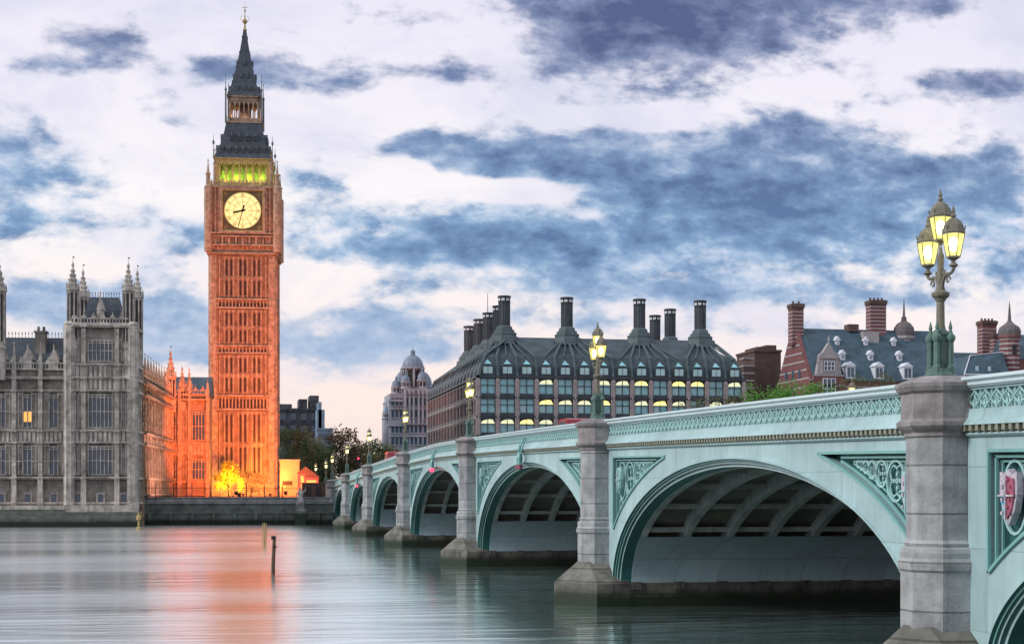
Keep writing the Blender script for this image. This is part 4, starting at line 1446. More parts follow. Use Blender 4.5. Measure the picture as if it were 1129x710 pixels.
ROM = ['XII', 'I', 'II', 'III', 'IIII', 'V', 'VI', 'VII', 'VIII', 'IX', 'X', 'XI']
ZC, RD = 60.05, 3.62
for fi, T in enumerate(faces4()):
    yf = -HC + .2
    b = MB(T)
    for zc in (51.6, 53.2, 54.9, 55.5, 64.5):
        b.box(-HC + .05, yf - .35, zc, HC - .05, yf, zc + .28)
    for k in range(15):       # machicolation under the stage
        u = -5.6 + .8 * k
        b.extr([(u - .14, yf - .3, 53.1), (u - .14, yf + .55, 51.9), (u - .14, yf + .55, 53.1)], (.28, 0, 0))
    for k in range(9):
        u = -5.2 + 1.3 * k
        b.box(u - .17, yf - .22, 53.5, u + .17, yf, 54.9)
    # piers beside the dial
    for s_ in (-1, 1):
        for uu in (4.55, 5.25):
            b.box(s_ * uu - .12, yf - .25, 55.8, s_ * uu + .12, yf, 64.5)
        for z in (57.5, 59.6, 61.7):
            b.box(min(s_ * 4.5, s_ * 5.3), yf - .18, z, max(s_ * 4.5, s_ * 5.3), yf, z + .25)
    b.build('stage_masonry', 'tower_trim', tw)
    for k in range(4):
        b = MB(T)
        u = -3.9 + 2.6 * k
        b.box(u - .38, yf - .06, 53.7, u + .38, yf - .01, 54.8)
        b.build('stage_window', 'tower_dark', tw)
    cf = MB(T)       # square frame with gilt edge and spandrels round the dial
    A_ = 4.2
    cf.m = 0
    for s_ in (-1, 1):
        cf.box(s_ * (A_ - .0) - .18, yf - .42, ZC - A_ - .18, s_ * A_ + .18, yf, ZC + A_ + .18)
        cf.box(-A_ + .18, yf - .42, ZC + s_ * A_ - .18, A_ - .18, yf, ZC + s_ * A_ + .18)
    cf.m = 1
    for s_ in (-1, 1):
        cf.box(s_ * (A_ - .28) - .09, yf - .32, ZC - A_ + .2, s_ * (A_ - .28) + .09, yf, ZC + A_ - .2)
        cf.box(-A_ + .2, yf - .32, ZC + s_ * (A_ - .28) - .09, A_ - .2, yf, ZC + s_ * (A_ - .28) + .09)
    cf.m = 2
    for sa in (-1, 1):
        for sb in (-1, 1):
            cf.add([(sa * 3.8, yf - .1, ZC + sb * 3.8), (sa * 1.3, yf - .1, ZC + sb * 3.8), (sa * 2.65, yf - .1, ZC + sb * 2.65), (sa * 3.8, yf - .1, ZC + sb * 1.3)], [(0, 1, 2, 3)])
            cf.m = 1
            cf.tube([(sa * 3.25 + .28 * math.cos(q_ * math.pi / 5), yf - .15, ZC + sb * 3.25 + .28 * math.sin(q_ * math.pi / 5)) for q_ in range(10)], .06, 4, closed=True)
            cf.m = 2
    frame = cf.build('clock_frame', ['tower_trim', 'gilt', 'dial_mark'], tw)
    d = MB(T)
    n = 48
    vs = [(RD * math.cos(2 * math.pi * k / n), yf - .18, ZC + RD * math.sin(2 * math.pi * k / n)) for k in range(n)]
    d.add(vs, [tuple(range(n))])
    dial = d.build('dial', 'dial', frame)
    d = MB(T)
    for rr, th in ((RD, .12), (2.72, .035), (1.75, .03), (3.45, .03)):
        d.tube([(rr * math.cos(2 * math.pi * k / n), yf - .2, ZC + rr * math.sin(2 * math.pi * k / n)) for k in range(n)], th, 4, closed=True)
    for k in range(12):
        an = math.pi / 2 - k * math.pi / 6
        ca, sa_ = math.cos(an), math.sin(an)
        stroke(d, (1.0 * ca, ZC + 1.0 * sa_), (2.7 * ca, ZC + 2.7 * sa_), .05, yf - .2)
        txt = ROM[k]
        wch = {'I': .17, 'V': .36, 'X': .36}
        tw_ = sum(wch[c] for c in txt)
        xo = -tw_ / 2
        for c in txt:
            xm = xo + wch[c] / 2
            segs = {'I': [((0, -.27), (0, .27))], 'V': [((-.13, .27), (0, -.27)), ((.13, .27), (0, -.27))], 'X': [((-.13, .27), (.13, -.27)), ((.13, .27), (-.13, -.27))]}[c]
            for (p, q) in segs:
                pp = []
                for (x_, z_) in (p, q):
                    x_ += xm
                    rr = 3.08 + z_
                    pp.append((rr * ca + x_ * sa_, ZC + rr * sa_ - x_ * ca))
                stroke(d, pp[0], pp[1], .065, yf - .21)
            xo += wch[c]
    d.build('numerals', 'dial_mark', frame)
    d = MB(T)
    ah = math.pi / 2 - R((8 + 32.5 / 60) * 30)
    am = math.pi / 2 - R(32.5 * 6)
    ca, sa_ = math.cos(ah), math.sin(ah)
    stroke(d, (-.6 * ca, ZC - .6 * sa_), (1.9 * ca, ZC + 1.9 * sa_), .34, yf - .26)
    d.build('hour_hand', 'black', frame)
    d = MB(T)
    ca, sa_ = math.cos(am), math.sin(am)
    stroke(d, (-1.0 * ca, ZC - 1.0 * sa_), (3.3 * ca, ZC + 3.3 * sa_), .15, yf - .31)
    stroke(d, (-1.1 * ca, ZC - 1.1 * sa_), (-.3 * ca, ZC - .3 * sa_), .34, yf - .31)
    d.tube([(.2 * math.cos(q_ * math.pi / 6), yf - .33, ZC + .2 * math.sin(q_ * math.pi / 6)) for q_ in range(12)], .12, 4, closed=True)
    d.build('minute_hand', 'black', frame)
    # parapet over the stage
    b = MB(T)
    b.box(-HC + .1, yf - .25, 64.8, HC - .1, yf + .2, 65.05)
    for k in range(17):
        u = -6 + .75 * k
        b.box(u - .16, yf - .15, 65.05, u + .16, yf + .1, 65.75)
        b.lathe(u, yf, [(.2, 65.75), (.02, 66.5 if k % 2 else 66.1)], 4)
    b.box(-HC + .3, yf - .1, 65.4, HC - .3, yf + .05, 65.5)
    b.build('stage_parapet', 'tower_trim', tw)
    # belfry arcade
    HB = 5.45
    yb_ = -HB
    b = MB(T)
    for k in range(8):
        u = -4.55 + 1.3 * k
        b.box(u - .25, yb_ - .12, 65.2, u + .2, yb_ + .5, 68.7)
        b.tube([(u, yb_ - .15, 65.2), (u, yb_ - .15, 70)], .08, 4)
    for k in range(7):
        u = -4.55 + 1.3 * k
        for j in range(4):
            f0, f1 = j / 4, (j + 1) / 4
            h0, h1 = 68.7 + .75 * math.sin(f0 * math.pi / 2), 68.7 + .75 * math.sin(f1 * math.pi / 2)
            w0, w1 = .2 + .45 * (1 - math.cos(f0 * math.pi / 2)), .2 + .45 * (1 - math.cos(f1 * math.pi / 2))
            b.extr([(u + w0, yb_ - .05, h0), (u + w1, yb_ - .05, h1), (u + w1, yb_ - .05, 69.7), (u + w0, yb_ - .05, 69.7)], (0, .45, 0))
            b.extr([(u + 1.3 - w0, yb_ - .05, h0), (u + 1.3 - w0, yb_ - .05, 69.7), (u + 1.3 - w1, yb_ - .05, 69.7), (u + 1.3 - w1, yb_ - .05, h1)], (0, .45, 0))
    b.box(-HB + .02, yb_ - .06, 69.65, HB - .02, yb_ + .5, 70.35)
    b.box(-HB - .2, yb_ - .3, 70.3, HB + .2, yb_ + .5, 70.6)
    b.box(-5.4, yb_ - .1, 65.0, -4.7, yb_ + .6, 69.7)
    b.box(4.7, yb_ - .1, 65.0, 5.4, yb_ + .6, 69.7)
    b.box(-HB, yb_ - .08, 65.6, HB, yb_ + .3, 66.2)
    b.build('belfry_arcade', 'belfry' if 'belfry' in M else 'gilt', tw)
b = MB(TT)
b.box(-4.2, -4.2, 64.6, 4.2, 4.2, 70.4)
b.build('belfry_core', 'tower_trim', tw)
for sx_ in (-1, 1):
    for sy_ in (-1, 1):
        for off, ztp, r_ in ((HC - .15, 69.5, .42), (HC - 1.35, 71.8, .3)):
            b = MB(TT)
            b.lathe(sx_ * off, sy_ * off, [(r_ * 1.9, 52 if off > 6 else 64.9), (r_ * 1.9, 64.6 if off > 6 else 65.2), (r_, 65.0 if off > 6 else 65.4), (r_, ztp - 2.6), (r_ * 1.35, ztp - 2.4), (r_ * .7, ztp - 2.1), (.05, ztp), (.16, ztp + .1), (.02, ztp + .6)], 8)
            b.build('corner_pinnacle', 'tower_trim', tw)
# lower roof, curved sides
b = MB(TT)
prof = [(HB + .35, 70.55), (HB + .1, 70.9), (4.9, 72.2), (4.25, 74.2), (3.75, 76.2), (3.45, 77.9)]
b.sweep([[(-r_, -r_, z), (r_, -r_, z), (r_, r_, z), (-r_, r_, z)] for r_, z in prof])
b.build('lower_roof', 'slate', tw)
for T in faces4():
    for (z, n, sp) in ((71.7, 7, 1.35), (74.3, 4, 1.55)):
        for k in range(n):
            u = (k - (n - 1) / 2) * sp
            b = MB(T)
            yy = -4.95 if z < 73 else -4.2
            b.box(u - .27, yy - .35, z, u + .27, yy + .8, z + .8)
            b.extr([(u - .4, yy - .4, z + .8), (u + .4, yy - .4, z + .8), (u, yy - .4, z + 1.6)], (0, 1.4, 0))
            b.m = 1
            b.box(u - .14, yy - .38, z + .1, u + .14, yy - .355, z + .75)
            b.build('roof_dormer', ['slate_trim', 'tower_dark'], tw)
    b = MB(T)
    b.box(-3.6, -3.55, 77.9, 3.6, -3.1, 78.2)
    for k in range(12):
        u = -3.3 + .6 * k
        b.lathe(u, -3.5, [(.07, 78.2), (.05, 78.8), (.1, 78.9), (.01, 79.2)], 4)
    # lantern arcade
    for k in range(7):
        u = -2.7 + .9 * k
        b.box(u - .11, -2.95, 78.2, u + .11, -2.65, 82.4)
        if k < 6:
            b.extr([(u + .1, -2.9, 82.4), (u + .1, -2.9, 81.6), (u + .45, -2.9, 82.3)], (0, .2, 0))
            b.extr([(u + .8, -2.9, 82.4), (u + .45, -2.9, 82.3), (u + .8, -2.9, 81.6)], (0, .2, 0))
    b.box(-3.0, -3.0, 82.4, 3.0, -2.6, 83.1)
    b.box(-3.0, -2.96, 78.2, 3.0, -2.62, 79.0)
    b.box(-3.3, -3.3, 83.1, 3.3, -2.6, 83.4)
    b.build('lantern_arcade', 'lantern_stone' if 'lantern_stone' in M else 'tower_trim', tw)
b = MB(TT)
b.box(-1.2, -1.2, 77.9, 1.2, 1.2, 83)
b.m = 1
b.box(-3.4, -3.4, 77.8, 3.4, 3.4, 78.0)
b.box(-2.55, -2.55, 82.6, 2.55, 2.55, 83.2)
b.build('lantern_core', ['tower_dark', 'slate'], tw)
b = MB(TT)
prof = [(3.35, 83.4), (3.1, 83.8), (2.35, 86.2), (1.6, 89.3), (1.0, 92.4), (.5, 95.6), (.28, 97.2)]
b.sweep([[(-r_, -r_, z), (r_, -r_, z), (r_, r_, z), (-r_, r_, z)] for r_, z in prof])
for (r_, z) in prof[1:-1]:
    for sx_ in (-1, 1):
        for sy_ in (-1, 1):
            b.lathe(sx_ * r_, sy_ * r_, [(.09, z - .1), (.12, z + .15), (.02, z + .4)], 4)
sp = b.build('spire', 'slate', tw)
for T in faces4():
    for (z, n) in ((84.6, 3), (87.2, 2), (90, 1)):
        rr = {84.6: 2.85, 87.2: 2.1, 90: 1.45}[z]
        for k in range(n):
            u = (k - (n - 1) / 2) * 1.25
            b = MB(T)
            b.box(u - .18, -rr - .2, z, u + .18, -rr + .5, z + .5)
            b.extr([(u - .28, -rr - .25, z + .5), (u + .28, -rr - .25, z + .5), (u, -rr - .25, z + 1.1)], (0, .9, 0))
            b.build('spire_dormer', 'slate_trim', sp)
b = MB(TT)
b.lathe(0, 0, [(.3, 97.0), (.42, 97.3), (.22, 97.6), (.16, 98.4), (.5, 98.8), (.5, 99.1), (.14, 99.5), (.07, 100.8), (.2, 101.0), (.2, 101.25), (.03, 101.5), (.03, 102.6)], 10)
b.box(-.55, -.04, 101.7, .55, .04, 101.8)
for k in range(4):
    aa = k * math.pi / 2
    b.tube([(.15 * math.cos(aa), .15 * math.sin(aa), 98.6), (.85 * math.cos(aa), .85 * math.sin(aa), 99.3), (.75 * math.cos(aa), .75 * math.sin(aa), 100.1), (.35 * math.cos(aa), .35 * math.sin(aa), 99.9)], .05, 4)
b.build('finial', 'gilt', tw)
for sx_ in (-1, 1):
    for sy_ in (-1, 1):
        b = MB(TT)
        b.lathe(sx_ * 3.5, sy_ * 3.5, [(.2, 77.9), (.18, 84.2), (.3, 84.4), (.1, 84.8), (.04, 87.0), (.1, 87.1), (.02, 87.6)], 6)
        b.build('lantern_pinnacle', 'slate_trim', tw)
        b = MB(TT)
        b.lathe(sx_ * 5.7, sy_ * 5.7, [(.12, 70.4), (.06, 73), (.25, 73.3), (.25, 73.6), (.05, 74.0), (.04, 74.9)], 6)
        b.build('roof_finial', 'slate_trim', tw)

# ------------------------------------------------ floodlighting at the tower's foot


def lamp_light(name, loc, aim, power, col, kind='SPOT', size=60, rad=.4, blend=.6):
    l = bpy.data.lights.new(name, kind)
    l.energy = power
    l.color = col
    if kind == 'SPOT':
        l.spot_size = R(size)
        l.spot_blend = blend
    l.shadow_soft_size = rad
    o = bpy.data.objects.new(name, l)
    COL.objects.link(o)
    o.location = loc
    if aim:
        o.rotation_euler = (Vector(loc) - Vector(aim)).to_track_quat('Z', 'Y').to_euler()
    return o


OR = (1.0, .17, .035)
OR2 = (1.0, .27, .05)
for i, (loc, aim, pw, col, sz, lab) in enumerate((
        ((1.5, 256, G0 + .9), (2.8, 305.5, 25), 92000, OR, 68, 'black floodlight behind the railing aimed up the tower, left one'),
        ((9.5, 256, G0 + .9), (4.8, 305.5, 25), 88000, OR, 68, 'black floodlight behind the railing aimed up the tower, right one'),
        ((3.0, 293.5, G0 + .5), (3.0, 305.5, 14), 8500, OR2, 110, 'floodlight at the foot of the tower beside the glowing bush'),
        ((8.0, 292.5, G0 + .5), (7.5, 305.5, 16), 8500, OR2, 110, 'floodlight at the foot of the tower near its right corner'),
        ((2.0, 253, G0 + .6), (-12.5, 262, 15), 24000, (1.0, .48, .38), 95, 'floodlight behind the railing aimed at the near half of the side range'),
        ((1.0, 268, G0 + .6), (-10.5, 279, 14), 1200, (1.0, .45, .32), 95, 'floodlight in the court aimed at the far half of the side range'))):
    f = thing('floodlight', lab, 'floodlight', loc, 0, 'floodlights below the tower')
    d = (Vector(aim) - Vector(loc)).normalized()
    b = MB()
    b.box(-.25, -.2, -.5, .25, .2, -.1)
    b.lathe(0, 0, [(.3, -.1), (.34, .15)], 8)
    b.build('housing', 'black', f)
    b = MB()
    b.lathe(0, 0, [(.27, .16), (.27, .19)], 12)
    b.build('lens', 'win_lit', f)
    lo = lamp_light('floodlight_beam', tuple(Vector(loc) + d * .6), aim, pw, col, 'SPOT', sz, .3)
# green lamps inside the belfry
for k in range(4):
    aa = R(-4.3) + k * math.pi / 2
    for dx in (-3.4, -1.15, 1.15, 3.4):
        p = Matrix.Rotation(aa, 4, 'Z') @ Vector((dx, -4.9, 0))
        lamp_light('belfry_lamp', (TX + p.x, TY + p.y, 66.9), None, 130, (.36, 1.0, .05), 'POINT', rad=.3)
        p = Matrix.Rotation(aa, 4, 'Z') @ Vector((dx, -6.5, 0))
        lamp_light('belfry_lamp', (TX + p.x, TY + p.y, 66.3), None, 42, (1.0, .85, .2), 'POINT', rad=.3)
    p = Matrix.Rotation(aa, 4, 'Z') @ Vector((0, -1.9, 0))
    lamp_light('lantern_lamp', (TX + p.x, TY + p.y, 79.6), None, 160, (1.0, .5, .3), 'POINT', rad=.15)

# ------------------------------------------------ trees


def tree(name, label, x, y, h, r, leaf, group, n=2600, size=.42, z=G0, trunk_h=.35, cat='tree', rz_=None, clumps=26, sq=1.0, bare=False, seed=0):
    rnd = random.Random(seed + int(x * 13 + y * 7))
    t = thing(name, label, cat, (x, y, z), rnd.uniform(0, 6.28), group)
    b = MB()
    th = h * trunk_h
    rt = max(.12, h * .022)
    b.tube([(0, 0, -.3), (.1, 0, th * .5), (-.05, .1, th), (.1, .0, h * .6), (0, 0, h * .85)], [rt * 1.3, rt, rt * .85, rt * .5, rt * .15], 7)
    cl = []
    for k in range(clumps):
        a_ = rnd.uniform(0, 6.283)
        v_ = rnd.uniform(0, 1)
        rad = r * math.sqrt(rnd.uniform(.05, 1)) * (.55 + .45 * math.sin(math.pi * min(1, v_ * 1.05 + .12)))
        zc = th * .8 + (h - th * .8) * (.08 + .86 * v_)
        cl.append((rad * math.cos(a_), rad * math.sin(a_) * sq, zc, r * rnd.uniform(.20, .40)))
    for (cx, cy, cz, cr) in cl:
        z0_ = min(cz - .3, th * .7 + (cz - th * .7) * .35)
        b.tube([(0, 0, z0_), (cx * .45, cy * .45, (z0_ + cz) / 2 + .2), (cx, cy, cz)], [rt * .4, rt * .25, rt * .08], 4)
        if bare:
            for _ in range(5):
                e = Vector((rnd.gauss(0, 1), rnd.gauss(0, 1), rnd.gauss(.4, .8))).normalized() * cr * 1.2
                b.tube([(cx, cy, cz), (cx + e.x, cy + e.y, cz + e.z)], [rt * .1, rt * .03], 3)
    b.build('trunk', 'bark', t)
    b = MB()
    vs, fs = [], []
    for i in range(n):
        cx, cy, cz, cr = cl[rnd.randrange(len(cl))]
        e = Vector((rnd.gauss(0, 1), rnd.gauss(0, 1), rnd.gauss(0, .75)))
        e = e.normalized() * cr * (rnd.uniform(.35, 1.08) ** .6)
        c = Vector((cx, cy, cz)) + e
        u = Vector((rnd.gauss(0, 1), rnd.gauss(0, 1), rnd.gauss(0, 1))).normalized()
        v = u.orthogonal().normalized()
        w_ = u.cross(v)
        s_ = size * rnd.uniform(.6, 1.3)
        k = len(vs)
        vs += [tuple(c + v * s_ * .5), tuple(c + w_ * s_ * .32), tuple(c - v * s_ * .5), tuple(c - w_ * s_ * .32)]
        fs.append((k, k + 1, k + 2, k + 3))
    b.add(vs, fs)
    b.build('crown', leaf, t)
    return t


tree('glowing_bush', 'small yellow green tree brightly lit at the foot of the clock tower', at(252, 297), 297.0, 6.6, 2.9, 'leaf_yellow', None, 3200, .36, trunk_h=.1, cat='small tree')
lamp_light('bush_floodlight', (at(252, 297) - .4, 294.2, G0 + .5), (at(252, 297), 297, G0 + 3.2), 11000, (1.0, .50, .03), 'SPOT', 110, .3)
tree('bare_shrub', 'thin brown shrub to the right of the glowing bush by the tower', at(277, 296), 296.0, 5.5, 2.6, 'leaf_rust', None, 420, .3, trunk_h=.15, cat='shrub', bare=True)
grp = 'dark trees between the clock tower and the bridge'
for i, (px, y, pt, r, leaf, lab) in enumerate((
        (320, 330, 470, 5.2, 'leaf_dark', 'tall dark tree just right of the clock tower, under the far office block'),
        (338, 338, 478, 5.4, 'leaf_olive', 'dark olive tree beneath the pale blue end of the office block'),
        (354, 345, 487, 5.0, 'leaf_dark', 'dark green tree behind the small street lamps, left of the russet tree'),
        (377, 350, 473, 5.4, 'leaf_rust', 'russet tree rising behind the sixth pier lamp of the bridge'),
        (396, 365, 488, 5.2, 'leaf_olive', 'olive tree just right of the russet tree behind the bridge'),
        (411, 372, 485, 5.0, 'leaf_dark', 'dark green tree left of the domed white building, behind the parapet'),
        (424, 378, 492, 4.6, 'leaf_olive', 'low olive tree at the foot of the domed white building'))):
    zt_ = zz(pt, px, y)
    tree('plane_tree', lab, at(px, y), y, zt_ - G0, r * 1.15, leaf, grp, 4200, .5, trunk_h=.12, clumps=42, seed=i)
grp = 'trees along the embankment behind the bridge'
for i, (px, y, pt, r, leaf, lab, n, bare) in enumerate((
        (768, 262, 440, 4.6, 'leaf_olive', 'sparse brownish tree before the right part of the dark office building', 1100, True),
        (800, 264, 432, 4.8, 'leaf_olive', 'sparse olive tree at the right corner of the dark office building', 1300, True),
        (836, 262, 427, 5.2, 'leaf_green', 'bright green tree in front of the plain brown brick block', 3800, False),
        (868, 264, 423, 5.0, 'leaf_green', 'bright green tree below the striped brick gable', 3800, False),
        (902, 266, 418, 5.4, 'leaf_green', 'green tree below the white ornate roof gable', 3600, False),
        (938, 268, 415, 5.4, 'leaf_olive', 'olive tree behind the lamp on the far side of the bridge', 3000, False),
        (975, 268, 413, 5.2, 'leaf_olive', 'olive tree left of the nearest bridge pier, below the white dormers', 3000, False))):
    zt_ = zz(pt, px, y)
    tree('plane_tree', lab, at(px, y), y, zt_ - G0, r, leaf, grp, n, .42, trunk_h=.45, clumps=34, bare=bare, seed=50 + i)

# ------------------------------------------------ buildings between tower and bridge


def office(name, label, px0, px1, y, ptop, m, dep=14, steps=(), rows=6, winm='win', wcol=None, lit=0.1, cat='building'):
    x0, x1 = at(px0, y), at(px1, y)
    zt_ = zz(ptop, (px0 + px1) / 2, y)
    t = thing(name, label, cat, ((x0 + x1) / 2, y, G0))
    wd = (x1 - x0) / 2
    H = zt_ - G0
    b = MB()
    b.box(-wd, 0, -.2, wd, dep, H)
    b.box(-wd - .2, -.2, H, wd + .2, dep + .2, H + .5)
    b.build('wall', m, t)
    for (f0, f1, h) in steps:
        b = MB()
        b.box(-wd + 2 * wd * f0, 2, H + .5, -wd + 2 * wd * f1, dep - 2, H + .5 + h)
        b.build('roof_structure', m, t)
    nx = max(2, int(2 * wd / 2.6))
    for j in range(rows):
        z = H - 2.6 - j * 3.3
        if z < 1:
            break
        b = MB()
        b.box(-wd, -.12, z - .5, wd, .02, z - .25)
        b.build('ledge', m, t)
        for k in range(nx):
            u = -wd + 2 * wd * (k + .5) / nx
            b = MB()
            b.box(u - .7, -.05, z, u + .7, -.01, z + 1.7)
            b.m = 1
            b.box(u - .78, -.12, z - .1, u - .7, .01, z + 1.8)
            b.box(u + .7, -.12, z - .1, u + .78, .01, z + 1.8)
            b.box(u - .03, -.1, z, u + .03, -.055, z + 1.7)
            b.build('window', ['ph_lit' if random.random() < lit else winm, m], t)
    return t


office('office_block', 'dark brown office block with stepped roof behind trees right of the clock tower', 306, 352, 420, 452, 'office', steps=((.0, .35, 1.2), (.52, .72, 2.6), (.78, 1.0, 3.6)), rows=7, lit=.03)
office('blue_office', 'pale blue clad block with sloping top beside the dark office block', 350, 367, 410, 474, 'office_blue', steps=((.0, .5, 5.0), (.1, .3, 7)), rows=6, lit=0)
t = thing('gatehouse_wall', 'plain flat wall lit bright orange just right of the clock tower foot', 'building', ((at(309, 296) + at(330, 296)) / 2, 296, G0))
wd = (at(330, 296) - at(309, 296)) / 2
b = MB()
b.box(-wd, 0, -.2, wd, 4, 6.9)
b.build('wall', 'hoard', t)
b = MB()
b.box(-wd - .15, -.15, 6.9, wd + .15, 4.15, 7.1)
b.build('coping', 'lime_trim', t)
b = MB()
b.box(-wd + .4, -.05, 2.2, -wd + 2.3, -.01, 3.0)
b.build('vent', 'black', t)
lamp_light('wall_lamp', (at(318, 296), 290.5, G0 + .6), (at(319, 296), 296, G0 + 3.4), 2600, (1.0, .24, .04), 'SPOT', 115, .3)
# low dark boat house and reddish stalls near the bridge end
t = thing('boat_house', 'low dark stone hut with flat roof on the quay beside the bridge end', 'hut', (at(351, 262), 262, G0))
b = MB()
b.box(-2.6, 0, -.2, 2.6, 4, 2.3)
b.box(-2.8, -.2, 2.3, 2.8, 4.2, 2.5)
b.build('wall', 'brick_dark', t)
for u in (-1.7, 0, 1.7):
    b = MB()
    b.box(u - .5, -.04, .2, u + .5, -.01, 1.8)
    b.build('door', 'tower_dark', t)
for i, (px, hh, lab) in enumerate(((337, 5.6, 'red and cream market kiosk with pitched roof right of the orange wall'), (343, 4.8, 'small red lit kiosk in front of the dark trees, nearer the bridge'))):
    t = thing('kiosk', lab, 'kiosk', (at(px, 286), 286 - i, G0), 0, 'kiosks near the bridge end')
    b = MB()
    b.box(-1.3, 0, -.1, 1.3, 2.4, hh - 1.2)
    b.build('wall', 'sh_red', t)
    b = MB()
    b.extr([(-1.6, -.3, hh - 1.2), (1.6, -.3, hh - 1.2), (0, -.3, hh)], (0, 3, 0))
    b.build('roof', 'brick_dark', t)
    b = MB()
    b.box(-.9, -.06, 1.2, .9, -.01, hh - 1.7)
    b.build('window', 'win_lit', t)
# traffic signal glowing red over the bridge end
t = thing('traffic_signal', 'red glowing traffic signal above the bridge parapet beside the russet tree', 'traffic light', (at(395, 236), 236, zt(236) - 1.0))
b = MB()
b.tube([(0, 0, 0), (0, 0, 3.0)], .07, 6)
b.build('pole', 'black', t)
b = MB()
b.box(-.22, -.12, 3.0, .22, .14, 4.1)
b.box(-.3, -.05, 2.95, .3, .0, 4.15)
b.build('signal_head', 'black', t)
for k in range(3):
    b = MB()
    b.tube([(0, -.13, 3.85 - k * .36), (0, -.19, 3.85 - k * .36)], .14, 12)
    b.build('signal_lamp', 'red_light' if k == 0 else 'black', t)
# ------------------------------------------------ white domed building
DY_ = 425.0
dx0 = at(451, DY_)
db = thing('domed_building', 'ornate white stone government building with grey domes and corner turrets', 'building', (dx0, DY_, G0))
sc_ = 4.02


def dz(py):
    return zz(py, 455, DY_) - G0


def du(px):
    return at(px, DY_) - dx0


b = MB()
b.box(du(429), 0, -.2, du(476), 16, dz(443))
b.box(du(428.4), -.4, dz(443), du(476.6), 16.2, dz(440.5))
b.box(du(430), .6, dz(440.5), du(476), 15.5, dz(434))
b.box(du(427.6), -.5, dz(470), du(477), 16, dz(468.6))
b.box(du(446), -1.2, -.2, du(474), 12, dz(431))
b.box(du(445), -1.6, dz(431), du(475), 12.4, dz(428.6))
b.build('wall', 'portland', db)
for j, pz in enumerate((490, 477, 460, 447)):
    for px in (433, 437.5, 442, 449, 453.5, 458, 463, 468, 472):
        b = MB()
        f = -1.25 if 446 < px < 474 else -.06
        b.box(du(px) - .35, f - .02, dz(pz), du(px) + .35, f + .04, dz(pz) + 2.0)
        b.m = 1
        b.extr([(du(px) - .6, f - .25, dz(pz) + 2.1), (du(px) + .6, f - .25, dz(pz) + 2.1), (du(px), f - .25, dz(pz) + 2.7)], (0, .3, 0))
        b.box(du(px) - .55, f - .2, dz(pz) - .3, du(px) + .55, f + .1, dz(pz) - .1)
        b.build('window', ['win', 'portland'], db)
for px in (446.5, 451, 455.5, 461, 465.5, 470, 473.5):
    b = MB()
    b.lathe(du(px), -1.5, [(.42, dz(468)), (.36, dz(467)), (.33, dz(436)), (.5, dz(435)), (.5, dz(431))], 8)
    b.build('column', 'portland', db)


def cupola(px, y, zb, r, h, name='cupola', dome='lead', n=12, drum=.42):
    b = MB()
    u = du(px)
    hd = h * drum
    b.lathe(u, y, [(r * 1.12, zb), (r * 1.12, zb + .5), (r * .8, zb + .5), (r * .8, zb + hd - .5), (r * 1.1, zb + hd - .4), (r * 1.1, zb + hd)], n)
    for k in range(8):
        aa = k * math.pi / 4
        b.lathe(u + r * .98 * math.cos(aa), y + r * .98 * math.sin(aa), [(r * .10, zb + .5), (r * .09, zb + hd - .4)], 6)
    o = b.build(name, 'portland', db)
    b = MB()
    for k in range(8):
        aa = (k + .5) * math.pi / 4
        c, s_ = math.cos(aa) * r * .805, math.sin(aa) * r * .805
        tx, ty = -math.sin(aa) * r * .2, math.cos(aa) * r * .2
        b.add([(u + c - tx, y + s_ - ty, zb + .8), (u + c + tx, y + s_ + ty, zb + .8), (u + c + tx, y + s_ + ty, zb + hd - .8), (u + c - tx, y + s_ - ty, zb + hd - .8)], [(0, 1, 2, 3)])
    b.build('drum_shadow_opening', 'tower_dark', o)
    b = MB()
    pr = []
    hh = h * (1 - drum) * .62
    for k in range(9):
        f = k / 8 * math.pi / 2
        pr.append((max(.12, r * .98 * math.cos(f)), zb + hd + hh * math.sin(f)))
    pr += [(r * .22, zb + hd + hh), (r * .2, zb + hd + hh * 1.25), (r * .26, zb + hd + hh * 1.28), (r * .05, zb + hd + hh * 1.42), (.03, zb + h)]
    b.lathe(u, y, pr, 16)
    b.build('dome', dome, o, smooth=False)


cupola(457.5, 5, dz(428.5), 3.1, dz(381) - dz(428.5), drum=.52)
cupola(447.5, .5, dz(428.6), 1.25, 5.0)
cupola(466, 1.0, dz(428.6), 1.4, 6.2)
cupola(469, 8, dz(428.6), 3.0, 8.2, drum=.15)
cupola(446.5, 9, dz(428.6), 1.6, 7.0)
cupola(427.5, 3, dz(462), 1.15, dz(443) - dz(462) - .5, 'corner_turret')
cupola(438, 3, dz(434), 1.3, 5.2)
b = MB()
b.lathe(du(427.5), 3, [(1.3, -.2), (1.3, dz(462)), (1.6, dz(461.5))], 10)
b.build('turret_base', 'portland', db)

# ------------------------------------------------ dark bronze roofed office building behind the bridge
PXW, PYW = 48.7, 300.0
pw_ = at(820, 300) - PXW
PD = 77.0
ph = thing('bronze_roofed_building', 'big dark office building with steep ribbed roof, tall round chimneys and lit windows', 'building', (PXW, PYW, G0))
TP = Tr(0, 0, -G0)
EZ, RZ_ = 28.2, 36.7
b = MB(TP)
b.box(.3, .3, G0 - .2, pw_ - .3, PD - .3, EZ)
b.build('wall', 'ph_bronze', ph)
NB = 14
bw = pw_ / NB
IN = 8.5
b = MB(TP)
prof = [(.2, EZ), (.5, EZ + 2.0), (1.7, EZ + 4.0), (IN - 1, RZ_ - .6), (IN, RZ_)]
b.sweep([[(o_, o_, z), (pw_ - o_, o_, z), (pw_ - o_, PD - o_, z), (o_, PD - o_, z)] for o_, z in prof])
b.build('roof', 'ph_roof', ph)
b = MB(TP)
b.box(-.35, -.35, EZ - .4, pw_ + .35, .25, EZ)
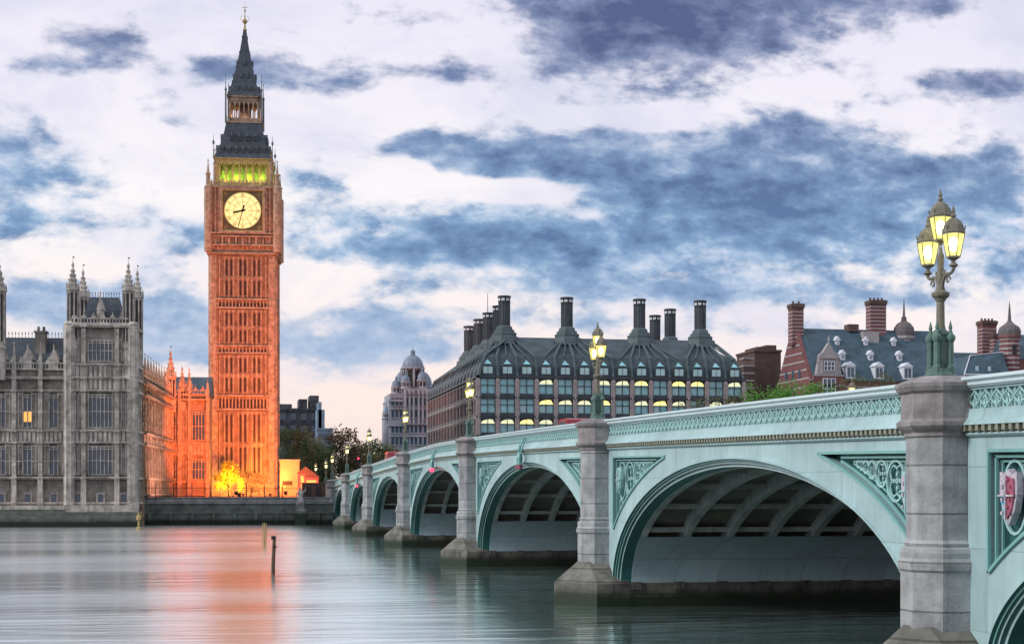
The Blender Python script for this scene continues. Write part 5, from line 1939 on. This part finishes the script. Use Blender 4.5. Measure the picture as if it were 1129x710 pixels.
b.box(-.35, -.35, EZ - .4, .25, PD + .3, EZ)
b.build('eaves', 'ph_bronze', ph)
# stone piers with pale discs, one per bay line
for k in range(NB + 1):
    u = k * bw
    b = MB(TP)
    b.box(u - .42, -.35, G0, u + .42, .3, EZ - 1.0)
    b.frus(u - .42, -.35, u + .42, .3, EZ - 1.0, u - .25, -.2, u + .25, .3, EZ - .4)
    b.m = 1
    for z in (24.0, 20.15, 16.3, 12.4):
        b.box(u - .22, -.46, z - .22, u + .22, -.352, z + .22)
        b.box(u - .6, -.40, z - .12, u + .6, -.2, z + .12)
    b.build('stone_pier', ['ph_stone', 'ph_bronze'], ph)
    for z in (24.0, 20.15):
        b = MB(TP)
        b.tube([(u, -.465, z), (u, -.52, z)], .14, 8)
        b.build('stay_disc', 'chim_slot', ph)
rnd = random.Random(5)
PW = {}
for (floor, z0_, z1_) in ((0, 24.7, 27.6), (1, 20.9, 23.6), (2, 17.0, 19.7), (3, 13.1, 15.8)):
    for k in range(NB):
        if floor == 3 and k > 6:
            continue
        uc = (k + .5) * bw
        w2 = bw / 2 - .55
        lit = {0: k not in (0, 1, 9, 12), 1: k not in (0, 1), 2: True, 3: True}[floor] and rnd.random() < .78
        b = MB(TP)
        b.box(uc - w2 - .12, -.12, z0_ - .9, uc + w2 + .12, .31, z0_)
        b.box(uc - w2 - .12, -.10, z0_, uc - w2, .31, z1_)
        b.box(uc + w2, -.10, z0_, uc + w2 + .12, .31, z1_)
        b.box(uc - w2 - .12, -.12, z1_, uc + w2 + .12, .31, z1_ + .25)
        b.box(uc - .06, .0, z0_, uc + .06, .29, z1_)
        b.box(uc - w2, .0, z0_ + 1.55, uc + w2, .29, z0_ + 1.67)
        wn = b.build('window', 'ph_bronze', ph)
        b = MB(TP)
        b.box(uc - w2, .22, z0_, uc + w2, .28, z1_ - (.95 if lit else 0))
        b.m = 1
        if rnd.random() < .6:
            b.box(uc - w2 + .1, .19, z0_ + .1, uc - .1, .217, z0_ + 1.5)
        b.build('pane', ['ph_glass', 'ph_blind'], wn)
        if lit:
            b = MB(TP)
            n = 8
            lw_ = rnd.uniform(.75, 1.0)
            pts = [(uc - w2, .2, z1_ - .95)] + [(uc - w2 + 2 * w2 * q_ / n, .2, z1_ - .95 + .25 + .6 * math.sin(math.pi * min(1, q_ / n * lw_)) ** .7) for q_ in range(1, n)] + [(uc + w2, .2, z1_ - .95)]
            b.extr(pts, (0, .05, 0))
            b.build('lit_ceiling', 'ph_lit' if rnd.random() < .3 else 'ph_lit_dim', wn)
for k in range(NB):        # dormer windows in the steep lower roof, pointed lights over them
    uc = (k + .5) * bw
    b = MB(TP)
    b.box(uc - 1.15, -.1, EZ + .05, uc + 1.15, 1.2, EZ + 2.0)
    b.extr([(uc - 1.15, -.1, EZ + 2.0), (uc + 1.15, -.1, EZ + 2.0), (uc + .75, .6, EZ + 2.9), (uc, 1.1, EZ + 3.6), (uc - .75, .6, EZ + 2.9)], (0, .9, 0))
    dm = b.build('dormer', 'ph_bronze', ph)
    b = MB(TP)
    b.box(uc - .9, -.16, EZ + .45, uc - .06, -.105, EZ + 1.75)
    b.box(uc + .06, -.16, EZ + .45, uc + .9, -.105, EZ + 1.75)
    b.m = 1
    b.extr([(uc - .75, -.06, EZ + 2.25), (uc + .75, -.06, EZ + 2.25), (uc, .75, EZ + 3.2)], (0, -.06, .05))
    b.build('pane', ['ph_blind', 'ph_glass'], dm)
# chimneys: position along the four ridges
chs = []
for px in (556, 625, 705, 772):
    yy = PYW + IN
    chs.append((at(px, yy) - PXW, IN))
south = []
for (zc_) in (25, 38, 51, 66):
    south.append((IN, zc_))
north = [(pw_ - IN, 24), (pw_ - IN, 36)]
for i, (u, v) in enumerate(chs + south + north):
    c = None
    b = MB(TP)
    b.lathe(u, v, [(3.3, RZ_ - 1.6), (3.0, RZ_ - .1), (2.5, RZ_ + .1), (2.55, RZ_ + .75), (2.1, RZ_ + .95), (2.1, RZ_ + 1.35), (1.7, RZ_ + 1.5), (1.65, RZ_ + 1.95), (1.25, RZ_ + 2.3)], 8)
    cb = b.build('chimney_base', 'ph_duct', ph)
    b = MB(TP)
    b.lathe(u, v, [(1.16, RZ_ + 2.2), (1.16, RZ_ + 7.0), (1.3, RZ_ + 7.05), (1.3, RZ_ + 7.15), (1.16, RZ_ + 7.2), (1.12, RZ_ + 7.9), (1.38, RZ_ + 8.0), (1.38, RZ_ + 8.3), (1.2, RZ_ + 8.35)], 14)
    for q_ in range(14):
        aa = 2 * math.pi * (q_ + .5) / 14
        b.tube([(u + 1.18 * math.cos(aa), v + 1.18 * math.sin(aa), RZ_ + 2.3), (u + 1.18 * math.cos(aa), v + 1.18 * math.sin(aa), RZ_ + 8.0)], .05, 3)
    ch = b.build('chimney', 'ph_bronze', cb)
    b = MB(TP)
    for q_ in range(8):
        aa = 2 * math.pi * (q_ + .5) / 8
        tx, ty = -math.sin(aa) * .3, math.cos(aa) * .3
        cx, cy = u + 1.2 * math.cos(aa), v + 1.2 * math.sin(aa)
        b.add([(cx - tx, cy - ty, RZ_ + 7.3), (cx + tx, cy + ty, RZ_ + 7.3), (cx + tx, cy + ty, RZ_ + 7.8), (cx - tx, cy - ty, RZ_ + 7.8)], [(0, 1, 2, 3)])
    b.build('vent_band', 'chim_slot', cb)
# ducts running down the roof from each chimney base


def roof_y(z):
    for (o1, z1), (o2, z2) in zip(prof[:-1], prof[1:]):
        if z <= z2:
            return o1 + (o2 - o1) * (z - z1) / (z2 - z1)
    return IN


def duct(P0, P1, r=.28):
    """straight duct lying on a roof plane"""
    b = MB(TP)
    b.tube([P0, P1], [r * .8, r], 4)
    b.build('roof_duct', 'ph_duct', ph)


for k in range(NB + 1):
    u = k * bw
    cu = min(chs, key=lambda c: abs(c[0] - u))[0]
    cl_ = lambda z: max(roof_y(z) - .1, min(pw_ - roof_y(z) + .1, u))
    pts = [(cl_(EZ + .1), roof_y(EZ + .1) - .15, EZ), (cl_(EZ + 3.9), roof_y(EZ + 3.9) - .3, EZ + 4.0)]
    b = MB(TP)
    topu = cu + max(-2.6, min(2.6, (u - cu) * .4))
    pts.append((topu, IN - 2.2, RZ_ - 1.0))
    b.tube(pts, [.34, .32, .3], 4)
    b.build('roof_duct', 'ph_duct', ph)
for k in range(0, NB):      # Y shaped lesser ribs to every bay
    u = (k + .5) * bw
    cu = min(chs, key=lambda c: abs(c[0] - u))[0]
    b = MB(TP)
    b.tube([(u, roof_y(EZ + 3.9) - .1, EZ + 4.0), (cu + (u - cu) * .35, IN - 2.4, RZ_ - 1.1)], .16, 4)
    b.build('roof_rib', 'ph_duct', ph)
NS = 16
bs = PD / NS
for k in range(NS + 1):
    v = k * bs
    cv = min([IN] + [c[1] for c in south], key=lambda c: abs(c - v))
    b = MB(TP)
    v2 = max(roof_y(EZ + 3.9), min(PD - roof_y(EZ + 3.9), v))
    b.tube([(roof_y(EZ + .1) - .15, v, EZ), (roof_y(EZ + 3.9) - .3, v2, EZ + 4.0), (IN - 2.2, cv + (v - cv) * .4, RZ_ - 1)], .3, 4)
    b.build('roof_duct', 'ph_duct', ph)
    b = MB(TP)
    b.box(-.12, v - .3, G0, .3, v + .3, EZ - .6)
    b.build('stone_pier', 'ph_stone', ph)
for z0_, z1_ in ((24.7, 27.2), (20.9, 23.4), (17.0, 19.5)):
    for k in range(NS):
        vc = (k + .5) * bs
        w2 = bs / 2 - .75
        b = MB(TP)
        b.box(-.1, vc - w2 - .15, z0_ - .9, .31, vc + w2 + .15, z0_)
        b.box(-.1, vc - w2 - .15, z1_, .31, vc + w2 + .15, z1_ + .3)
        b.box(-.05, vc - .08, z0_, .29, vc + .08, z1_)
        b.m = 1
        b.box(-.28, vc - bs / 2 + .42, z0_ - 1.0, -.12, vc + bs / 2 - .42, z0_ - .7)
        wn = b.build('window', ['ph_bronze', 'ph_stone'], ph)
        b = MB(TP)
        b.box(.2, vc - w2, z0_, .28, vc + w2, z1_)
        b.build('pane', 'ph_blind' if (z0_ > 24 and k in (3, 4, 6, 8, 10, 12)) else 'win', wn)
b = MB(TP)
b.tube([(IN + 1, 45, RZ_), (IN + 1, 45, RZ_ + 13.5)], [.14, .06], 6)
b.build('flagpole', 'ph_duct', ph)

# ------------------------------------------------ plain brown brick block
office('brick_block', 'plain brown windowless brick tower block between the dark office building and the striped gable', 832, 861, 322, 388, 'brick_dark', dep=12, rows=0, steps=((.2, .5, .8), (.55, .95, 1.2)))
bpy.data.objects['brick_block']['label'] = 'plain brown windowless brick block left of the striped brick gable'
t = thing('brick_stair_tower', 'thin striped brick stack squeezed left of the plain brown block', 'tower', (at(826, 318), 318, G0))
b = MB()
b.box(-1.2, 0, 0, 1.2, 3, zz(402, 826, 318) - G0)
b.build('wall', 'brick_dark', t)
b = MB()
for k in range(12):
    b.box(-1.25, -.05, 12 + k * 1.6, 1.25, 3.05, 12.35 + k * 1.6)
b.build('stone_bands', 'band', t)


# ------------------------------------------------ red brick building with striped gable
NX, NY = at(893, 290), 290.0
nw = at(1052, 290) - NX
ns = thing('striped_brick_building', 'red brick building with white stone stripes, steep slate roof and dormers', 'building', (NX, NY, G0))
TN = Tr(0, 0, -G0)
EN, RN, ND = 27.4, 38.6, 18.5
b = MB(TN)
b.box(0, 0, G0 - .2, nw, ND, EN)
b.extr([(0, 0, EN), (0, ND, EN), (0, ND / 2 + .8, RN + .3), (0, ND / 2 - .8, RN + .3)], (.8, 0, 0))
b.extr([(nw, 0, EN), (nw, ND, EN), (nw, ND / 2, RN)], (-.5, 0, 0))
b.build('wall', 'brick', ns)
b = MB(TN)
b.extr([(.8, -.5, EN + .02), (.8, ND + .5, EN + .02), (.8, ND / 2 + .3, RN), (.8, ND / 2 - .3, RN)], (nw - 1.3, 0, 0))
rf = b.build('roof', 'tile', ns)
b = MB(TN)
z = 12.0
while z < RN - 1:
    if z < EN:
        b.box(-.06, -.06, z, nw + .06, -.0, z + .32)
        b.box(-.06, -.06, z, .0, ND, z + .32)
    else:
        f = (z - EN) / (RN + .3 - EN)
        b.box(-.06, (ND / 2 - .8) * f + .1, z, .0, ND - (ND / 2 - .8) * f - .1, z + .32)
    z += 1.75
b.box(-.1, -.15, EN - .1, nw, -.0, EN + .25)
b.build('stone_bands', 'band', ns)


def nwin(root, T, u, y, z, w_, h_, name='window', ped=False, frame='white'):
    b = MB(T)
    b.box(u - w_ / 2, y - .05, z, u + w_ / 2, y - .01, z + h_)
    wn = b.build(name, 'win', root)
    b = MB(T)
    for f in (-.5, -.17, .17, .5):
        b.box(u + f * w_ - .07, y - .16, z, u + f * w_ + .07, y - .055, z + h_)
    for f in (0, .5, .98):
        b.box(u - w_ / 2 - .07, y - .14, z + f * h_ - .07, u + w_ / 2 + .07, y - .056, z + f * h_ + .07)
    b.build('window_frame', frame, wn)
    return wn


def dormer(root, u, y0, z, w_, h_, m='white', T=TN):
    b = MB(T)
    b.box(u - w_ / 2, y0, z, u + w_ / 2, y0 + 3.2, z + h_)
    b.extr([(u - w_ / 2 - .25, y0 - .15, z + h_), (u + w_ / 2 + .25, y0 - .15, z + h_), (u, y0 - .15, z + h_ + .9)], (0, 3.5, 0))
    d = b.build('dormer', m, root)
    b = MB(T)
    b.box(u - w_ / 2 + .25, y0 - .04, z + .3, u - .08, y0 - .005, z + h_ - .3)
    b.box(u + .08, y0 - .04, z + .3, u + w_ / 2 - .25, y0 - .005, z + h_ - .3)
    b.build('pane', 'win', d)


def rs(z):          # roof slope depth at height z
    return -.5 + (z - EN) / (RN - EN) * (ND / 2 + .2)


for (px, m) in ((937, 'sh_red'), (968.5, 'white'), (1000, 'white')):
    u = at(px, 290) - NX
    dormer(rf, u, rs(EN + .2) - .1, EN + .4, 1.9, 2.5, 'white')
for px in (932, 963, 995):
    dormer(rf, at(px, 292) - NX, rs(EN + 4.4), EN + 4.4, 1.0, 1.2)
for px in (925.5, 957, 988):
    dormer(rf, at(px, 295) - NX, rs(EN + 7.6), EN + 7.7, .8, .9)
# ornate gable
gu = at(913, 290) - NX
b = MB(TN)
b.box(gu - 3.2, -.5, G0, gu + 3.2, 3, EN + 1.0)
b.build('gable_bay', 'brick', ns)
b = MB(TN)
for z in (EN - 6, EN - 4.4, EN - 2.8, EN - 1.2, EN + .8):
    b.box(gu - 3.26, -.57, z, gu + 3.26, -.5, z + .32)
b.extr([(gu - 2.6, -.55, EN + 1.15), (gu + 2.6, -.55, EN + 1.15), (gu + 2.3, -.55, EN + 3.0), (gu + 1.9, -.55, EN + 4.1), (gu + 2.0, -.55, EN + 5.0), (gu + 1.2, -.55, EN + 5.6), (gu + .6, -.55, EN + 6.6), (gu, -.55, EN + 7.4),
        (gu - .6, -.55, EN + 6.6), (gu - 1.2, -.55, EN + 5.6), (gu - 2.0, -.55, EN + 5.0), (gu - 1.9, -.55, EN + 4.1), (gu - 2.3, -.55, EN + 3.0)], (0, 1.2, 0))
b.lathe(gu, -.3, [(.25, EN + 7.0), (.1, EN + 7.6), (.22, EN + 7.9), (.02, EN + 9.0)], 6)
for s_ in (-1, 1):
    b.lathe(gu + s_ * 2.3, -.3, [(.2, EN + 3.0), (.2, EN + 3.6), (.02, EN + 4.6)], 6)
    b.box(gu + s_ * 1.5 - .15, -.75, EN + 1.2, gu + s_ * 1.5 + .15, -.5, EN + 4.4)
b.box(gu - 2.3, -.8, EN + 4.3, gu + 2.3, -.5, EN + 4.6)
b.build('ornate_gable', 'band', ns)
nwin(ns, TN, gu, -.56, EN + 1.9, 2.2, 1.8)
nwin(ns, TN, gu, -.52, EN - 3.8, 2.6, 4.2)
for px in (900, 926, 937, 950, 968, 984, 1000, 1020, 1036):
    u = at(px, 290) - NX
    if abs(u - gu) > 3.4:
        nwin(ns, TN, u, -.02, EN - 4.2, 1.3, 2.4)
for v in (5.5, 9.2, 13):
    b = MB(TN)
    b.box(-.1, v - .6, EN + .8, -.062, v + .6, EN + 2.6)
    b.build('gable_window', 'win', ns)


def bchim(root, T, u, y, z0, z1, wx, wy, m='brick'):
    b = MB(T)
    b.m = 0
    b.box(u - wx / 2, y - wy / 2, z0, u + wx / 2, y + wy / 2, z1)
    b.m = 1
    z = z0 + .6
    while z < z1 - 1.4:
        b.box(u - wx / 2 - .04, y - wy / 2 - .04, z, u + wx / 2 + .04, y + wy / 2 + .04, z + .22)
        z += .75
    b.m = 2
    b.box(u - wx / 2 - .22, y - wy / 2 - .22, z1 - .75, u + wx / 2 + .22, y + wy / 2 + .22, z1 - .1)
    b.box(u - wx / 2 - .1, y - wy / 2 - .1, z1 - 1.1, u + wx / 2 + .1, y + wy / 2 + .1, z1 - .75)
    n = max(2, int(wx / .8))
    for k in range(n):
        b.lathe(u - wx / 2 + wx * (k + .5) / n, y, [(.24, z1 - .1), (.2, z1 + .5), (.25, z1 + .55)], 8)
    return b.build('chimney', [m, 'band', 'brick_dark'], root)


bchim(rf, TN, at(880, 297) - NX + .2, 8.8, RN - 3.5, zz(334, 880, 297), 2.4, 2.4)
bchim(rf, TN, at(964, 300) - NX, 9.2, RN - 2, zz(332, 964, 300), 3.4, 2.4)
b = MB(TN)
uu = at(964, 295) - NX
b.box(uu - 1.7, rs(EN + 8.3), EN + 8.2, uu + 1.7, rs(EN + 8.3) + 4, EN + 10.6)
b.build('chimney_base', 'band', rf)
b = MB(TN)
uu = at(937, 300) - NX
b.box(uu - 1.1, 8, RN - .5, uu + 1.1, 10.4, RN + 1.0)
b.build('chimney', 'brick_dark', rf)
# round turret with spire at the right end
tu = at(1015, 291) - NX
b = MB(TN)
b.lathe(tu, 8.8, [(1.9, EN), (1.9, 36.5), (2.2, 36.9), (2.2, 37.4)], 12)
tt = b.build('turret', 'band', ns)
b = MB(TN)
b.lathe(tu, 8.8, [(2.1, 37.4), (2.2, 38.2), (2.0, 39.2), (1.4, 40.0), (.6, 40.5), (.5, 41.3), (.25, 41.6), (.15, 44.0), (.02, 45.4)], 12)
b.build('turret_cap', 'cap_stone', tt)

# second brick range to the right, lower, with mansard and turreted gable
rx = at(1036, 296)
r2 = thing('low_slate_range', 'lower brick range with dark slate roof right of the striped building', 'building', (rx, 300, G0))
w2_ = at(1108, 300) - rx
b = MB()
b.box(0, 0, -.2, w2_, 12, 24.5)
b.build('wall', 'brick', r2)
b = MB()
b.extr([(0, -.4, 24.5), (0, 12.4, 24.5), (0, 6.3, 30.6), (0, 5.7, 30.6)], (w2_, 0, 0))
b.build('roof', 'tile', r2)
b_y = 300
o = bchim(r2, Tr(-rx, -300, -G0), at(1088, 304), 304, 33, zz(354, 1088, 304), 3.2, 2.4)
o = bchim(r2, Tr(-rx, -300, -G0), at(1099, 302), 302, 32, zz(368, 1099, 302), 2.4, 2.0)
mx = at(1062, 280)
r3 = thing('mansard_house', 'blue slate mansard roofed house with white edging and small dormers near the right edge', 'house', (mx, 280, G0))
w3 = at(1112, 280) - mx
zM = zz(413, 1085, 280) - G0
zR = zz(391, 1085, 280) - G0
b = MB()
b.box(.3, 0, -.2, w3, 10, zM)
b.build('wall', 'white', r3)
b = MB()
b.extr([(0, -.3, zM), (w3, -.3, zM), (w3, 2.4, zR + .8), (2.6, 2.4, zR)], (0, 7, 0))
b.build('roof', 'tile', r3)
b = MB()
b.tube([(0, -.4, zM), (2.6, 2.3, zR), (w3, 2.3, zR + .8)], .14, 4)
b.tube([(0, -.4, zM), (w3, -.4, zM)], .16, 4)
b.build('white_edging', 'white', r3)
for u in (3.0, 5.6):
    b = MB()
    b.box(u - .5, .2, zM + .3, u + .5, 2.5, zM + 1.9)
    d = b.build('dormer', 'tile', r3)
    b = MB()
    b.box(u - .35, .14, zM + .5, u + .35, .19, zM + 1.7)
    b.build('pane', 'ph_blind', d)
gx = at(1113, 284)
r4 = thing('turreted_gable_house', 'brick house with white striped round turret and pointed cap at the right edge', 'house', (gx, 284, G0))
TG = Tr(-gx, -284, -G0)
zT = zz(374, 1113, 284)
b = MB(TG)
b.lathe(gx, 284, [(1.95, G0), (1.95, zT), (2.3, zT + .2), (2.3, zT + .7)], 10)
tt = b.build('turret', 'brick', r4)
b = MB(TG)
z = 24
while z < zT:
    b.lathe(gx, 284, [(2.02, z), (2.02, z + .35)], 10)
    z += .95
b.build('stone_bands', 'band', tt)
b = MB(TG)
b.lathe(gx, 284, [(2.2, zT + .7), (2.25, zT + 1.6), (1.9, zT + 2.4), (1.0, zT + 3.0), (.55, zT + 3.4), (.35, zT + 3.8), (.2, zT + 6.0), (.03, zT + 7.6)], 10)
b.build('turret_cap', 'cap_stone', tt)
b = MB(TG)
b.box(gx - .45, 281.9, zT - 3.2, gx + .45, 282.06, zT - 1.2)
b.build('window', 'tower_dark', tt)
b = MB(TG)
b.box(gx + .5, 283, G0, gx + 22, 296, zT - 4.0)
b.box(gx - 3.2, 282.8, G0, gx + .4, 290, zT - 6.2)
b.build('wall', 'brick', r4)
b = MB(TG)
b.extr([(gx + 1.5, 282.8, zT - 4.0), (gx + 1.5, 296.5, zT - 4.0), (gx + 1.5, 290, zT + 1.6)], (21, 0, 0))
b.build('roof', 'tile', r4)
b = MB(TG)
for z in (24, 25.8, 27.6):
    b.box(gx + .5, 282.93, z, gx + 22, 283.0, z + .3)
b.build('stone_bands', 'band', r4)

# ------------------------------------------------ things in the water


def post(name, label, px, y, ztop, r, m, lean=(0, 0), cat='post', extra=None):
    t = thing(name, label, cat, (at(px, y), y, 0))
    b = MB()
    b.tube([(0, 0, -1.5), (lean[0] * .4, 0, ztop * .4), (lean[0], lean[1], ztop)], [r * 1.1, r, r * .85], 7)
    b.build('pole', m, t)
    if extra:
        extra(t)
    return t


def ex_post(t):
    b = MB()
    b.box(-.02, -.16, 1.7, .26, .16, 1.78)
    b.tube([(.06, 0, 2.2), (.06, 0, 2.42)], .15, 6)
    b.build('iron_collar', 'black', t)


post('mooring_post', 'dark leaning wooden post standing in the river before the clock tower', 300.5, 97, 2.35, .12, 'rust', (.12, 0), 'post', ex_post)


def ex_gauge(t):
    b = MB()
    for s_ in (-1, 1):
        b.tube([(s_ * .18, -.15, -1), (s_ * .18, -.15, 2.25)], .04, 4)
        b.tube([(s_ * .18, .2, -1), (s_ * .18, .2, 2.25)], .04, 4)
    for k in range(8):
        b.box(-.2, -.19, .15 + k * .27, .2, -.14, .2 + k * .27)
    b.build('ladder_frame', 'yellow', t)


post('tide_gauge', 'pale yellowish ladder framed tide gauge standing behind the dark leaning post', 291.5, 146, 2.3, .07, 'yellow', (0, 0), 'tide gauge', ex_gauge)


def ex_mark(t):
    b = MB()
    b.lathe(0, 0, [(.35, -.5), (.35, .25), (.16, .35), (.14, 1.2), (.34, 1.35), (.3, 1.9), (.1, 2.0)], 8)
    b.tube([(-.45, 0, 2.45), (.45, 0, 1.7)], .06, 4)
    b.tube([(.45, 0, 2.45), (-.45, 0, 1.7)], .06, 4)
    b.build('yellow_topmark', 'yellow', t)


post('marker_buoy', 'small yellow marker in the water by the palace corner', 153, 220, 2.5, .06, 'yellow', (0, 0), 'marker', ex_mark)

# ------------------------------------------------ vehicles on the bridge


def vehicle(name, label, cat, y, x, L, Wd, H, cab, hood, mat_='red_paint'):
    """outline in side view, extruded across, with wheels and glass; stands on the deck"""
    t = thing(name, label, cat, (x, y, zt(y) - 1.12))
    l2 = L / 2
    out = [(-l2, .35), (-l2, H * .55), (-l2 + cab, H * .96), (-l2 + cab + .2, H), (l2 - hood - .7, H), (l2 - hood, H * .58), (l2 - .1, H * .5), (l2, .35)]
    b = MB()
    b.extr([(-Wd / 2, p[0], p[1]) for p in out], (Wd, 0, 0))
    b.build('body', mat_, t)
    b = MB()
    for s_ in (-1, 1):
        xx = s_ * (Wd / 2 + .01)
        b.extr([(xx, -l2 + cab + .2, H * .6), (xx, l2 - hood - .25, H * .6), (xx, l2 - hood - .75, H * .92), (xx, -l2 + cab + .3, H * .92)], (s_ * .01, 0, 0))
    b.build('side_window', 'win', t)
    for s_ in (-1, 1):
        for yy in (-l2 * .62, l2 * .62):
            b = MB()
            b.tube([(s_ * (Wd / 2 - .2), yy, .34), (s_ * (Wd / 2 + .03), yy, .34)], .34, 14)
            b.build('wheel', 'tyre', t)
    for s_ in (-1, 1):
        b = MB()
        b.box(s_ * (Wd / 2 - .25) - .12, -l2 - .03, H * .42, s_ * (Wd / 2 - .25) + .12, -l2 + .02, H * .5)
        b.build('tail_light', 'red_light', t)
    return t


vehicle('delivery_van', 'red van whose roof shows over the parapet left of the second pier lamp', 'van', 99.0, 22.5, 4.2, 1.9, 2.15, .15, 1.0)
vehicle('delivery_van', 'red van on the bridge seen over the parapet near the domed building', 'van', 195.0, 20.8, 5.4, 2.0, 3.1, .2, 1.0)
